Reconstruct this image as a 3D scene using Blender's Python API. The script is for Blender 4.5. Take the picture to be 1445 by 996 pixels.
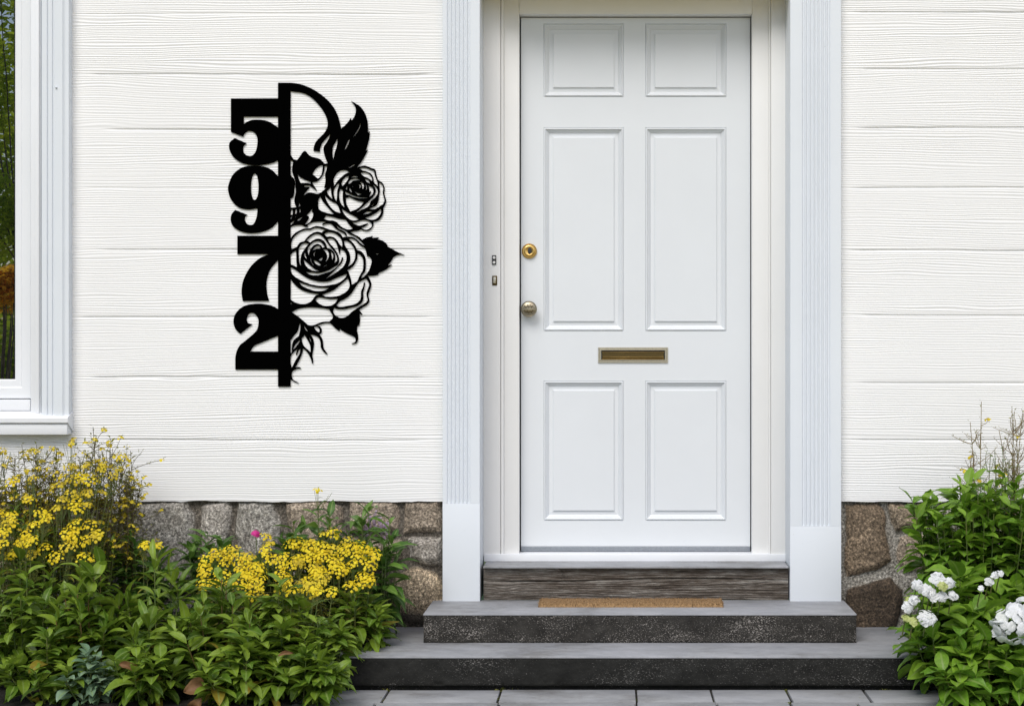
import bpy, bmesh, math, random
import numpy as np
from mathutils import Vector, Matrix
R = math.radians
random.seed(7); np.random.seed(7)
for o in list(bpy.data.objects): bpy.data.objects.remove(o)
scene = bpy.context.scene
C = scene.collection

# ---------------------------------------------------------------- camera, sky, sun, exposure
CAMZ, DIST, FOC = 1.19, 6.0, 2160.0          # eye height, metres to the pilaster faces, focal length in photo pixels
cd = bpy.data.cameras.new('camera'); cam = bpy.data.objects.new('camera', cd); C.objects.link(cam)
cam.location = (0, -DIST, CAMZ); cam.rotation_euler = (R(90), 0, 0)
cd.sensor_width = 36; cd.lens = FOC/1445*36; cd.shift_x = -0.0952; cd.shift_y = 0.0014
cd.clip_start = 0.05; cd.clip_end = 500
scene.camera = cam
SUN_EL, SUN_AZ = 47, -24                      # degrees; azimuth from the house's front, minus = from the left
w = bpy.data.worlds.new('World'); scene.world = w; w.use_nodes = True
nt = w.node_tree; nt.nodes.clear()
sky = nt.nodes.new('ShaderNodeTexSky'); sky.sky_type = 'NISHITA'; sky.sun_disc = False
sky.sun_elevation = R(SUN_EL); sky.sun_rotation = R(180 + SUN_AZ)
sky.air_density = 1.0; sky.dust_density = 2.0; sky.ozone_density = 1.4
bg = nt.nodes.new('ShaderNodeBackground'); bg.inputs[1].default_value = 0.105
wo = nt.nodes.new('ShaderNodeOutputWorld')
nt.links.new(sky.outputs[0], bg.inputs[0]); nt.links.new(bg.outputs[0], wo.inputs[0])
sd = bpy.data.lights.new('sun', 'SUN'); sd.energy = 1.9; sd.angle = R(32); sd.color = (1.0, 0.96, 0.90)
sun = bpy.data.objects.new('sun', sd); C.objects.link(sun)
dv = Vector((math.sin(R(SUN_AZ))*math.cos(R(SUN_EL)), -math.cos(R(SUN_AZ))*math.cos(R(SUN_EL)), math.sin(R(SUN_EL))))
sun.rotation_euler = dv.to_track_quat('Z', 'Y').to_euler(); sun.location = dv*20
scene.view_settings.view_transform = 'Standard'; scene.view_settings.look = 'None'
scene.view_settings.gamma = 1.0; scene.view_settings.use_curve_mapping = False
scene.view_settings.exposure = 0.36

# ---------------------------------------------------------------- helpers
def X(px, y=0.0): return (px-860)/FOC*(DIST+y)
def Z(py, y=0.0): return CAMZ-(py-500)/FOC*(DIST+y)

def empty(name, loc, label=None, cat=None, group=None, parent=None):
    o = bpy.data.objects.new(name, None); C.objects.link(o); o.location = loc; o.empty_display_size = .1
    if parent: o.parent = parent; o.location = Vector(loc)-parent.location
    tag(o, label, cat, group); return o
def tag(o, label=None, cat=None, group=None, kind=None):
    if label: o['label'] = label
    if cat: o['category'] = cat
    if group: o['group'] = group
    if kind: o['kind'] = kind
    return o
def link(name, me, parent=None, mats=(), smooth=False):
    """me is in world coordinates; parents are all unrotated empties or meshes"""
    o = bpy.data.objects.new(name, me); C.objects.link(o)
    for m in (mats if isinstance(mats, (list, tuple)) else [mats]): me.materials.append(m)
    if smooth: me.polygons.foreach_set('use_smooth', [True]*len(me.polygons))
    if parent:
        o.parent = parent
        p = Vector((0, 0, 0)); q = parent
        while q: p += q.location; q = q.parent
        o.location = -p
    return o
def np_mesh(name, V, F, attrs=None):
    """V (n,3); F (m,k) constant k, or list of such arrays"""
    me = bpy.data.meshes.new(name)
    Fs = F if isinstance(F, list) else [F]
    Fs = [np.asarray(f, dtype=np.int32) for f in Fs if len(f)]
    V = np.asarray(V, dtype=np.float32)
    me.vertices.add(len(V)); me.vertices.foreach_set('co', V.ravel())
    tot = sum(f.size for f in Fs); n = sum(len(f) for f in Fs)
    me.loops.add(tot); me.loops.foreach_set('vertex_index', np.concatenate([f.ravel() for f in Fs]))
    me.polygons.add(n)
    sizes = np.concatenate([np.full(len(f), f.shape[1], np.int32) for f in Fs])
    st = np.zeros(n, np.int32); st[1:] = np.cumsum(sizes)[:-1]
    me.polygons.foreach_set('loop_start', st)
    me.update(calc_edges=True); me.validate()
    for k, a in (attrs or {}).items():
        a = np.asarray(a, dtype=np.float32)
        if a.ndim == 1:
            t = me.attributes.new(k, 'FLOAT', 'POINT'); t.data.foreach_set('value', a)
        else:
            t = me.attributes.new(k, 'FLOAT_COLOR', 'POINT'); c = np.ones((len(a), 4), np.float32); c[:, :3] = a
            t.data.foreach_set('color', c.ravel())
    return me

class MB:
    """collects boxes, prisms, lathes, rings into one mesh"""
    def __init__(s): s.b = bmesh.new()
    def box(s, x0, x1, y0, y1, z0, z1, bev=0.0, seg=2):
        b = bmesh.new(); bmesh.ops.create_cube(b, size=1)
        for v in b.verts: v.co = Vector(((x0+x1)/2+v.co.x*(x1-x0), (y0+y1)/2+v.co.y*(y1-y0), (z0+z1)/2+v.co.z*(z1-z0)))
        if bev: bmesh.ops.bevel(b, geom=list(b.edges), offset=bev, segments=seg, affect='EDGES', profile=.6)
        s._add(b); return s
    def prism(s, prof, z0, z1, axis='z', mi=0):
        """prof: closed list of (a,b). axis z: (x,y) extruded in z; axis x: (y,z) extruded in x"""
        b = bmesh.new(); f = (lambda p, t: (p[0], p[1], t)) if axis == 'z' else (lambda p, t: (t, p[0], p[1]))
        A = [b.verts.new(f(p, z0)) for p in prof]; B = [b.verts.new(f(p, z1)) for p in prof]
        n = len(prof)
        for i in range(n): b.faces.new((A[i], A[(i+1) % n], B[(i+1) % n], B[i]))
        b.faces.new(A); b.faces.new(B[::-1]); s._add(b); return s
    def lathe(s, prof, c, n=40, sx=1, sz=1):
        """prof: (radius, y offset toward the viewer) about a -y axis at c"""
        b = bmesh.new(); rings = []
        for r, d in prof:
            rings.append([b.verts.new((c[0]+r*sx*math.cos(2*math.pi*k/n), c[1]-d, c[2]+r*sz*math.sin(2*math.pi*k/n))) for k in range(n)])
        for a, e in zip(rings, rings[1:]):
            for k in range(n): b.faces.new((a[k], a[(k+1) % n], e[(k+1) % n], e[k]))
        b.faces.new(rings[-1]); b.faces.new(rings[0][::-1]); s._add(b); return s
    def _add(s, b):
        bmesh.ops.recalc_face_normals(b, faces=b.faces); m = bpy.data.meshes.new('t'); b.to_mesh(m); b.free(); s.b.from_mesh(m); bpy.data.meshes.remove(m)
    def mesh(s, name):
        m = bpy.data.meshes.new(name); s.b.to_mesh(m); s.b.free(); return m
    def build(s, name, mat, parent=None, smooth=False):
        o = link(name, s.mesh(name), parent, mat, smooth)
        return o
def auto_smooth(o, deg=35):
    me = o.data
    me.polygons.foreach_set('use_smooth', [True]*len(me.polygons))
    b = bmesh.new(); b.from_mesh(me)
    for e in b.edges:
        if len(e.link_faces) == 2 and e.calc_face_angle(0) > R(deg): e.smooth = False
    b.to_mesh(me); b.free()

def vnoise(x, y, seed=0):
    """smooth value noise 0..1, arrays"""
    rs = np.random.RandomState(seed); G = rs.rand(256, 256)
    xi = np.floor(x).astype(int); yi = np.floor(y).astype(int); fx = x-xi; fy = y-yi
    fx = fx*fx*(3-2*fx); fy = fy*fy*(3-2*fy)
    a = G[xi & 255, yi & 255]; b = G[(xi+1) & 255, yi & 255]; c = G[xi & 255, (yi+1) & 255]; d = G[(xi+1) & 255, (yi+1) & 255]
    return (a*(1-fx)+b*fx)*(1-fy)+(c*(1-fx)+d*fx)*fy
def fbm(x, y, seed=0, o=4):
    s = 0; a = .5; t = 0
    for i in range(o): s = s+a*vnoise(x*2**i, y*2**i, seed+i); t += a; a *= .5
    return s/t

# ---------------------------------------------------------------- materials
def newmat(name):
    m = bpy.data.materials.new(name); m.use_nodes = True; n = m.node_tree
    return m, n, n.nodes['Principled BSDF']
def N(n, t, **k):
    a = n.nodes.new(t)
    for i, v in k.items():
        if i.startswith('i_'):
            key = i[2:]; a.inputs[int(key) if key.isdigit() else key].default_value = v
        else: setattr(a, i, v)
    return a
def coords(n, scale=(1, 1, 1)):
    tc = N(n, 'ShaderNodeTexCoord'); mp = N(n, 'ShaderNodeMapping'); mp.inputs['Scale'].default_value = scale
    n.links.new(tc.outputs['Object'], mp.inputs[0]); return mp.outputs[0]
def ramp(n, fac, stops):
    r = N(n, 'ShaderNodeValToRGB'); e = r.color_ramp.elements
    while len(e) < len(stops): e.new(.5)
    for q, (p, c) in zip(e, stops): q.position = p; q.color = (*c, 1) if len(c) == 3 else c
    n.links.new(fac, r.inputs[0]); return r.outputs[0]
def mixc(n, fac, a, b, mode='MIX'):
    m = N(n, 'ShaderNodeMix', data_type='RGBA', blend_type=mode)
    for s, v in ((0, fac), (6, a), (7, b)):
        if isinstance(v, (int, float)): m.inputs[s].default_value = v
        elif isinstance(v, tuple): m.inputs[s].default_value = (*v, 1)
        else: n.links.new(v, m.inputs[s])
    return m.outputs[2]
def noise(n, vec, scale, detail=4, rough=.6, out=0):
    t = N(n, 'ShaderNodeTexNoise'); t.inputs['Scale'].default_value = scale; t.inputs['Detail'].default_value = detail
    t.inputs['Roughness'].default_value = rough; n.links.new(vec, t.inputs['Vector']); return t.outputs[out]
def bump(n, p, h, strength=.3, dist=.002, prev=None):
    b = N(n, 'ShaderNodeBump'); b.inputs['Strength'].default_value = strength; b.inputs['Distance'].default_value = dist
    n.links.new(h, b.inputs['Height'])
    if prev is not None: n.links.new(prev, b.inputs['Normal'])
    n.links.new(b.outputs[0], p.inputs['Normal']); return b.outputs[0]

def paint(name, col, rough=.42, wear=.25, grain=(8, 8, 1.2)):
    m, n, p = newmat(name); v = coords(n)
    big = noise(n, v, 2.2, 5, .65)
    dirt = ramp(n, noise(n, coords(n, (1, 1, 1)), 55, 6, .8), [(.0, (.62, .6, .55)), (.31, (.74, .73, .70)), (.36, (1, 1, 1))])
    c = mixc(n, 1.0, ramp(n, big, [(.3, tuple(x*.965 for x in col)), (.7, col)]), mixc(n, wear, (1, 1, 1), dirt), 'MULTIPLY')
    n.links.new(c, p.inputs['Base Color']); p.inputs['Roughness'].default_value = rough
    b = bump(n, p, noise(n, coords(n, grain), 40, 4, .6), .06, .001)
    bump(n, p, noise(n, v, 420, 2, .5), .10, .0004, b)
    return m
M = {}
M['trim'] = paint('trim_paint', (.715, .755, .80), .45, .6)
M['door'] = paint('door_paint', (.705, .735, .765), .33, .12)
M['frame'] = paint('frame_paint', (.80, .80, .79), .4, .15)
M['siding'] = paint('siding_paint', (.82, .823, .822), .55, .35, (1.2, 8, 30))
M['window'] = paint('window_paint', (.78, .80, .83), .35, .10)

def metal(name, col, rough, bs=0, bsc=200):
    m, n, p = newmat(name); v = coords(n)
    n.links.new(mixc(n, noise(n, v, 120, 4), tuple(c*.6 for c in col), col), p.inputs['Base Color'])
    p.inputs['Metallic'].default_value = 1; p.inputs['Roughness'].default_value = rough
    if bs: bump(n, p, noise(n, v, bsc, 3), bs, .001)
    return m
M['brass'] = metal('brass', (.75, .50, .17), .28, .15)
M['old_brass'] = metal('aged_brass', (.13, .09, .035), .30, .8)
M['nickel'] = metal('aged_nickel', (.68, .64, .54), .36, .1)
M['knob'] = metal('worn_bronze', (.44, .39, .29), .42, .2)
M['strip'] = metal('zinc_strip', (.42, .45, .50), .45, .1)
def flat(name, col, rough=.6, spec=.5, **k):
    m, n, p = newmat(name); p.inputs['Base Color'].default_value = (*col, 1); p.inputs['Roughness'].default_value = rough
    p.inputs['Specular IOR Level'].default_value = spec
    v = coords(n); bump(n, p, noise(n, v, 300, 3), .15, .0006); return m
M['bounce_board'] = flat('warm_bounce_stain', (.60, .42, .10), .6)  # saturated so the added board tints the door head warm
M['rubber_shade'] = flat('black_rubber_and_shade', (.012, .012, .014), .7)  # rubber seal, and the black sheets that stand for shade in gaps
M['plate'] = flat('bell_plate', (.02, .02, .022), .5)
M['plastic_white'] = flat('white_plastic', (.75, .75, .73), .4)
M['black_metal'] = flat('black_powder_coat', (.0008, .0008, .0008), .8, .0)
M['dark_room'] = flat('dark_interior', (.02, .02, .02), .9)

m, n, p = newmat('window_glass'); M['glass'] = m
p.inputs['Base Color'].default_value = (.004, .005, .005, 1); p.inputs['Roughness'].default_value = .0
p.inputs['IOR'].default_value = 4.6; p.inputs['Specular IOR Level'].default_value = .5
bump(n, p, noise(n, coords(n), 1.5, 2), .04, .01)

def granite(name, base, speck, lo, hi, patch=True, rough=.8):
    m, n, p = newmat(name); v = coords(n)
    big = noise(n, coords(n, (1.0, 1, 2.2)), 3.2, 5, .6)
    fine = noise(n, coords(n, (1, 1, 2.3)), 170, 4, .62)
    if patch:   # speckle density drifts across the stone
        sc = N(n, 'ShaderNodeMath', operation='MULTIPLY_ADD'); n.links.new(big, sc.inputs[0]); sc.inputs[1].default_value = .42; sc.inputs[2].default_value = -.215
        ad = N(n, 'ShaderNodeMath', operation='ADD'); n.links.new(fine, ad.inputs[0]); n.links.new(sc.outputs[0], ad.inputs[1]); fine = ad.outputs[0]
    c1 = ramp(n, noise(n, coords(n, (1, 1, 1.6)), 14, 6, .75), [(.3, tuple(x*.55 for x in base)), (.5, base), (.75, tuple(x*1.7 for x in base))])
    sp = ramp(n, fine, [(lo, (0, 0, 0)), (hi, (1, 1, 1))])
    n.links.new(mixc(n, sp, c1, speck), p.inputs['Base Color']); p.inputs['Roughness'].default_value = rough; p.inputs['Specular IOR Level'].default_value = .15
    b = bump(n, p, noise(n, v, 35, 8, .75), .8, .006); bump(n, p, fine, .4, .002, b)
    return m
M['riser_top'] = granite('speckled_granite', (.032, .030, .027), (.34, .315, .29), .575, .65)
M['riser_low'] = granite('dark_granite', (.018, .018, .0165), (.22, .21, .20), .615, .71)
def slab(name, a, b, rough=.6):
    m, n, p = newmat(name)
    c = ramp(n, noise(n, coords(n, (1, 2, 1)), 5, 8, .7), [(.30, a), (.70, b)])
    pits = ramp(n, noise(n, coords(n, (1, 5, 1)), 16, 7, .8), [(.30, (.22, .21, .19)), (.345, (.8, .8, .79)), (.42, (1, 1, 1))])
    fine = ramp(n, noise(n, coords(n), 260, 3, .7), [(.2, (.8, .8, .8)), (.8, (1.0, 1.0, 1.0))])
    stain = ramp(n, noise(n, coords(n, (1, 1.6, 1)), 2.3, 9, .75), [(.36, (.62, .60, .57)), (.47, (.95, .95, .95)), (.62, (1.1, 1.1, 1.12))])
    n.links.new(mixc(n, 1.0, mixc(n, 1.0, mixc(n, 1.0, c, pits, 'MULTIPLY'), fine, 'MULTIPLY'), stain, 'MULTIPLY'), p.inputs['Base Color'])
    p.inputs['Roughness'].default_value = rough
    b1 = bump(n, p, noise(n, coords(n, (1, 3, 1)), 18, 8, .7), .35, .004); return m
M['tread'] = slab('tread_stone', (.26, .268, .285), (.40, .405, .42))
M['paver'] = slab('paving_stone', (.27, .275, .285), (.43, .435, .44))
m, n, p = newmat('soil'); M['soil'] = m
n.links.new(ramp(n, noise(n, coords(n), 25, 8, .8), [(.3, (.006, .005, .004)), (.7, (.035, .026, .018))]), p.inputs['Base Color']); p.inputs['Roughness'].default_value = .95
bump(n, p, noise(n, coords(n), 40, 8, .8), 1, .02)
m, n, p = newmat('joint_moss'); M['joint'] = m
n.links.new(ramp(n, noise(n, coords(n), 9, 6, .7), [(.42, (.02, .019, .016)), (.55, (.05, .045, .03)), (.62, (.10, .12, .03))]), p.inputs['Base Color']); p.inputs['Roughness'].default_value = .95
bump(n, p, noise(n, coords(n), 120, 5, .8), 1, .01)
m, n, p = newmat('lawn_grass'); M['lawn'] = m
n.links.new(ramp(n, noise(n, coords(n), 1.5, 8, .8), [(.3, (.06, .10, .02)), (.7, (.14, .17, .04))]), p.inputs['Base Color']); p.inputs['Roughness'].default_value = .9

m, n, p = newmat('warm_bounce_sand'); M['bounce_sand'] = m  # straw tone picked to bounce warm light
n.links.new(ramp(n, noise(n, coords(n), 30, 8, .8), [(.3, (.40, .32, .14)), (.7, (.58, .48, .24))]), p.inputs['Base Color']); p.inputs['Roughness'].default_value = .95
bump(n, p, noise(n, coords(n), 60, 6, .8), .8, .01)

# weathered timber
m, n, p = newmat('weathered_wood'); M['wood'] = m
gr = noise(n, coords(n, (2.0, 6, 17)), 3.4, 12, .78); gr2 = noise(n, coords(n, (5, 8, 60)), 6, 6, .75)
c = ramp(n, gr, [(.32, (.022, .016, .012)), (.44, (.095, .075, .058)), (.54, (.19, .17, .15)), (.66, (.42, .40, .37))])
c = mixc(n, 1.0, c, ramp(n, gr2, [(.3, (.35, .33, .3)), (.6, (1, 1, 1))]), 'MULTIPLY')
n.links.new(c, p.inputs['Base Color']); p.inputs['Roughness'].default_value = .85
b = bump(n, p, gr, .9, .006); bump(n, p, gr2, .7, .003, b)
m, n, p = newmat('coir'); M['coir'] = m
n.links.new(ramp(n, noise(n, coords(n), 130, 5, .8), [(.3, (.13, .075, .03)), (.7, (.40, .25, .12))]), p.inputs['Base Color']); p.inputs['Roughness'].default_value = .95
# rubble stone: colour per stone is a vertex colour, grain is procedural
m, n, p = newmat('rubble_stone'); M['stone'] = m
at = N(n, 'ShaderNodeAttribute', attribute_name='tone')
sp = ramp(n, noise(n, coords(n), 105, 4, .8), [(.34, (.10, .09, .08)), (.45, (.68, .66, .63)), (.55, (1.2, 1.17, 1.13)), (.66, (2.7, 2.65, 2.6))])
bl = ramp(n, noise(n, coords(n), 11, 5, .7), [(.3, (.62, .6, .57)), (.65, (1.1, 1.1, 1.1))])
n.links.new(mixc(n, 1., mixc(n, 1.0, at.outputs['Color'], sp, 'MULTIPLY'), bl, 'MULTIPLY'), p.inputs['Base Color']); p.inputs['Roughness'].default_value = .85
b = bump(n, p, noise(n, coords(n), 110, 6, .75), 1.0, .008); 

def leafmat(name, dark, mid, lite, rough=.38, trans=.25, rib=(.25, .34, .10), odd=None):
    m, n, p = newmat(name)
    t = N(n, 'ShaderNodeAttribute', attribute_name='tint'); e = N(n, 'ShaderNodeAttribute', attribute_name='across')
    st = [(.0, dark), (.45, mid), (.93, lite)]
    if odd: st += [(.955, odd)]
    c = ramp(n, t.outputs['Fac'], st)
    c = mixc(n, .30, c, ramp(n, noise(n, coords(n), 60, 4), [(.3, tuple(x*.5 for x in mid)), (.7, tuple(x*1.3 for x in lite))]))
    r = ramp(n, e.outputs['Fac'], [(.0, (1, 1, 1)), (.10, (.8, .8, .8)), (.17, (0, 0, 0))])
    f = N(n, 'ShaderNodeMath', operation='MULTIPLY'); n.links.new(r, f.inputs[0]); f.inputs[1].default_value = .65
    c = mixc(n, f.outputs[0], c, rib)
    n.links.new(c, p.inputs['Base Color']); p.inputs['Roughness'].default_value = rough
    p.inputs['Specular IOR Level'].default_value = .32; bump(n, p, noise(n, coords(n), 90, 3), .35, .003)
    tr = N(n, 'ShaderNodeBsdfTranslucent'); n.links.new(mixc(n, .4, c, tuple(min(1, x*1.6) for x in lite)), tr.inputs[0])
    mx = N(n, 'ShaderNodeMixShader'); mx.inputs[0].default_value = trans
    n.links.new(p.outputs[0], mx.inputs[1]); n.links.new(tr.outputs[0], mx.inputs[2])
    n.links.new(mx.outputs[0], n.nodes['Material Output'].inputs[0]); return m
M['leaf'] = leafmat('shrub_leaf', (.014, .042, .006), (.055, .130, .011), (.23, .33, .035), odd=(.32, .20, .03))
M['leaf_back'] = leafmat('broad_leaf', (.016, .048, .010), (.045, .12, .02), (.13, .24, .04))
M['leaf_hyd'] = leafmat('hydrangea_leaf', (.022, .07, .008), (.082, .205, .016), (.22, .37, .035), .42)
M['leaf_blue'] = leafmat('blue_green_leaf', (.07, .14, .07), (.14, .25, .14), (.28, .38, .26))
M['leaf_feather'] = leafmat('feathery_leaf', (.03, .05, .012), (.11, .13, .025), (.27, .25, .04), .5, odd=(.16, .07, .02))
M['leaf_dead'] = leafmat('dead_leaf', (.05, .025, .01), (.15, .075, .03), (.26, .15, .06), .6, .1, rib=(.2, .1, .05))
M['leaf_tree'] = leafmat('tree_leaf', (.07, .14, .012), (.22, .34, .03), (.50, .60, .05), .45, .6)
M['leaf_orange'] = leafmat('orange_leaf', (.45, .14, .01), (.75, .30, .02), (.9, .50, .04), .45, .65)
M['yellow'] = leafmat('yellow_petal', (.62, .40, .008), (.82, .62, .012), (.90, .78, .04), .6, .3, rib=(.8, .6, .02))
M['ochre'] = leafmat('faded_petal', (.22, .15, .015), (.60, .44, .02), (.80, .66, .04), .7, .2, rib=(.5, .4, .05))
M['white_petal'] = leafmat('white_petal', (.62, .68, .50), (.80, .82, .80), (.85, .86, .88), .6, .3, rib=(.8, .82, .78))
M['green_bud'] = leafmat('green_bud', (.35, .45, .08), (.50, .58, .18), (.65, .68, .35), .6, .3, rib=(.6, .6, .3))
M['pink'] = leafmat('pink_petal', (.5, .02, .2), (.65, .03, .28), (.75, .06, .35), .6, .3, rib=(.6, .03, .25))
M['lilac'] = leafmat('lilac_petal', (.30, .2, .28), (.42, .32, .42), (.5, .4, .5), .6, .3, rib=(.5, .35, .5))
def stemmat(name, a, b):
    m, n, p = newmat(name); n.links.new(ramp(n, noise(n, coords(n), 12, 4), [(.35, a), (.65, b)]), p.inputs['Base Color']); p.inputs['Roughness'].default_value = .6; return m
M['stem'] = stemmat('green_stem', (.07, .13, .03), (.16, .16, .04))
M['stem_red'] = stemmat('reddish_stem', (.20, .09, .03), (.12, .14, .04))
M['stem_brown'] = stemmat('brown_stem', (.07, .045, .02), (.12, .10, .04))
M['stem_pale'] = stemmat('pale_dry_stem', (.22, .15, .08), (.30, .24, .13))
M['bark'] = stemmat('bark', (.06, .045, .03), (.14, .11, .08))
# ================================================================ HOUSE
house = empty('house', (0, .3, 0), 'white timber clad house front with panelled door, fluted pilasters and rubble stone base', 'house')

# ---- siding: planks with raised wavy grain, cut round the door and window openings
def siding():
    xs = np.arange(-3.9, 3.1, .024); zs = np.arange(.612, 3.15, .00165)
    Xg, Zg = np.meshgrid(xs, zs)                       # rows = z
    warp = fbm(Xg*1.5+3, Zg*11, 11, 3)*1.9 + fbm(Xg*.45, Zg*3.1, 21, 2)*4.5 + vnoise(Xg*6, Zg*30, 31)*.55
    ph = Zg/.0145 + warp
    fr = ph-np.floor(ph)
    groove = np.exp(-((fr-.5)/.17)**2)
    A = .25+1.05*fbm(Xg*1.7, Zg*26, 41, 3)**1.5*1.6
    A *= .45+.9*fbm(Xg*.9, Zg*4, 45, 2)
    h = -.0005*A*groove
    ph2 = Zg/.0088+warp*1.2+fbm(Xg*1.5, Zg*25, 52, 2)*2
    h += .00085*np.sin(2*np.pi*ph2)*(.25+1.3*fbm(Xg*1.6, Zg*9, 61, 3)**1.3)
    left = Xg < 0
    for side, pys in ((True, (20, 105, 183, 265, 352, 447, 532, 621)), (False, (17, 97, 180, 265, 354, 445, 540, 620))):
        for i, py in enumerate(pys):
            zj = Z(py, .04); wob = .0012*np.sin(Xg*3+i)
            g = np.exp(-((Zg-zj-wob)/.0022)**2)*.0068 + np.exp(-((Zg-zj-wob)/.010)**2)*.0008
            if side:
                x0, x1 = X(105+10*(i*7 % 5), .04), X(618-6*(i*5 % 4), .04)
            else:
                x0, x1 = X(1196+5*(i*3 % 4), .04), 9
            fade = np.clip((Xg-x0)/.05, 0.12, 1)*np.clip((x1-Xg)/.05, 0.12, 1)
            faint = .25 if (side and i in (0, 3)) else 1
            h -= np.where(left == side, g*fade*faint*(.6+.6*vnoise(Xg*2.5, Zg*0+i, 71)), 0)
    # planks beyond the photo's top
    for zj in (2.76, 3.0): h -= np.exp(-((Zg-zj)/.0028)**2)*.003
    Y = .042-h
    Zg = Zg.copy(); Zg[0] += .011*(fbm(Xg[0]*16, Xg[0]*0, 87, 4)-.62)
    Y += .002*(fbm(Xg*.7, Zg*.7, 81, 2)-.5)
    V = np.stack([Xg, Y, Zg], -1).reshape(-1, 3)
    nz, nx = Xg.shape; i = np.arange(nz*nx).reshape(nz, nx)
    F = np.stack([i[:-1, :-1], i[:-1, 1:], i[1:, 1:], i[1:, :-1]], -1)
    cx = (xs[:-1]+xs[1:])/2; cz = (zs[:-1]+zs[1:])/2; CX, CZ = np.meshgrid(cx, cz)
    hole = ((CX > X(640)) & (CX < X(1172)) & (CZ < 2.7)) | ((CX > -3.72) & (CX < X(78)) & (CZ > .93) & (CZ < 2.88))
    F = F[~hole]
    # jagged painted lower edge
    me = np_mesh('siding', V, F.reshape(-1, 4)); return me
link('siding', siding(), house, M['siding'], True)
MB().box(-3.9, -3.74, .085, .22, 0, 3.15).box(-3.72, X(60), .085, .22, 0, .92).box(X(96), X(655), .085, .22, 0, 3.15).box(X(1160), 3.08, .085, .22, 0, 3.15)\
    .box(-3.9, 3.08, .085, .22, 2.9, 3.15).build('wall_core', M['siding'], house)

# ---- rubble foundation
def sd_poly(px, pz, poly):
    d = np.full(px.shape, 1e9); s = np.ones(px.shape); n = len(poly)
    for i in range(n):
        ax, az = poly[i]; bx, bz = poly[i-1]
        ex, ez = bx-ax, bz-az; wx, wz = px-ax, pz-az
        t = np.clip((wx*ex+wz*ez)/(ex*ex+ez*ez), 0, 1); qx, qz = wx-ex*t, wz-ez*t
        d = np.minimum(d, qx*qx+qz*qz)
        c1 = pz >= az; c2 = pz < bz; c3 = ex*wz > ez*wx
        f = (c1 & c2 & c3) | (~c1 & ~c2 & ~c3); s = np.where(f, -s, s)
    return -s*np.sqrt(d)                 # positive inside
GREY, WARM, BEIGE, DARKB, PALE = (.34, .33, .305), (.35, .295, .235), (.52, .43, .31), (.13, .09, .065), (.43, .41, .38)
stonesL = [
 ('60,708 120,706 140,712 146,800 70,820', GREY), ('150,708 262,706 272,725 276,780 262,836 152,840', GREY),
 ('281,712 318,706 327,716 323,760 303,806 287,800 280,745', PALE), ('334,706 384,708 397,740 392,782 338,796 330,745', GREY),
 ('402,712 420,706 464,704 481,714 484,768 424,790 406,745', WARM), ('490,706 556,703 563,716 560,750 492,753', WARM),
 ('570,706 623,704 623,752 567,753', WARM), ('574,759 623,758 623,795 596,797 576,789', PALE),
 ('492,760 566,760 566,788 545,806 500,806', WARM), ('300,812 400,800 470,790 490,810 480,880 310,890', GREY),
 ('494,814 540,812 536,850 545,890 494,890', DARKB), ('150,850 290,845 300,900 150,905', GREY), ('-40,705 50,708 60,810 -40,820', WARM),
 ('-60,830 140,828 140,905 -60,905', GREY)]
stonesR = [('1193,711 1241,709 1250,722 1254,760 1258,792 1240,806 1193,815', (.24, .185, .13)), ('1252,711 1312,710 1311,728 1296,748 1264,750 1256,735', (.30, .245, .18)),
 ('1193,834 1222,824 1258,814 1276,832 1272,868 1262,892 1193,897', (.085, .062, .042)), ('1268,757 1306,753 1340,770 1340,806 1276,808 1264,795', WARM),
 ('1320,712 1400,708 1410,745 1350,762 1320,742', GREY), ('1290,818 1380,816 1390,890 1290,895', GREY), ('1418,708 1500,708 1500,800 1420,800', WARM),
 ('1400,812 1520,812 1520,895 1400,895', GREY), ('1350,770 1408,765 1408,805 1352,808', GREY)]
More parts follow.
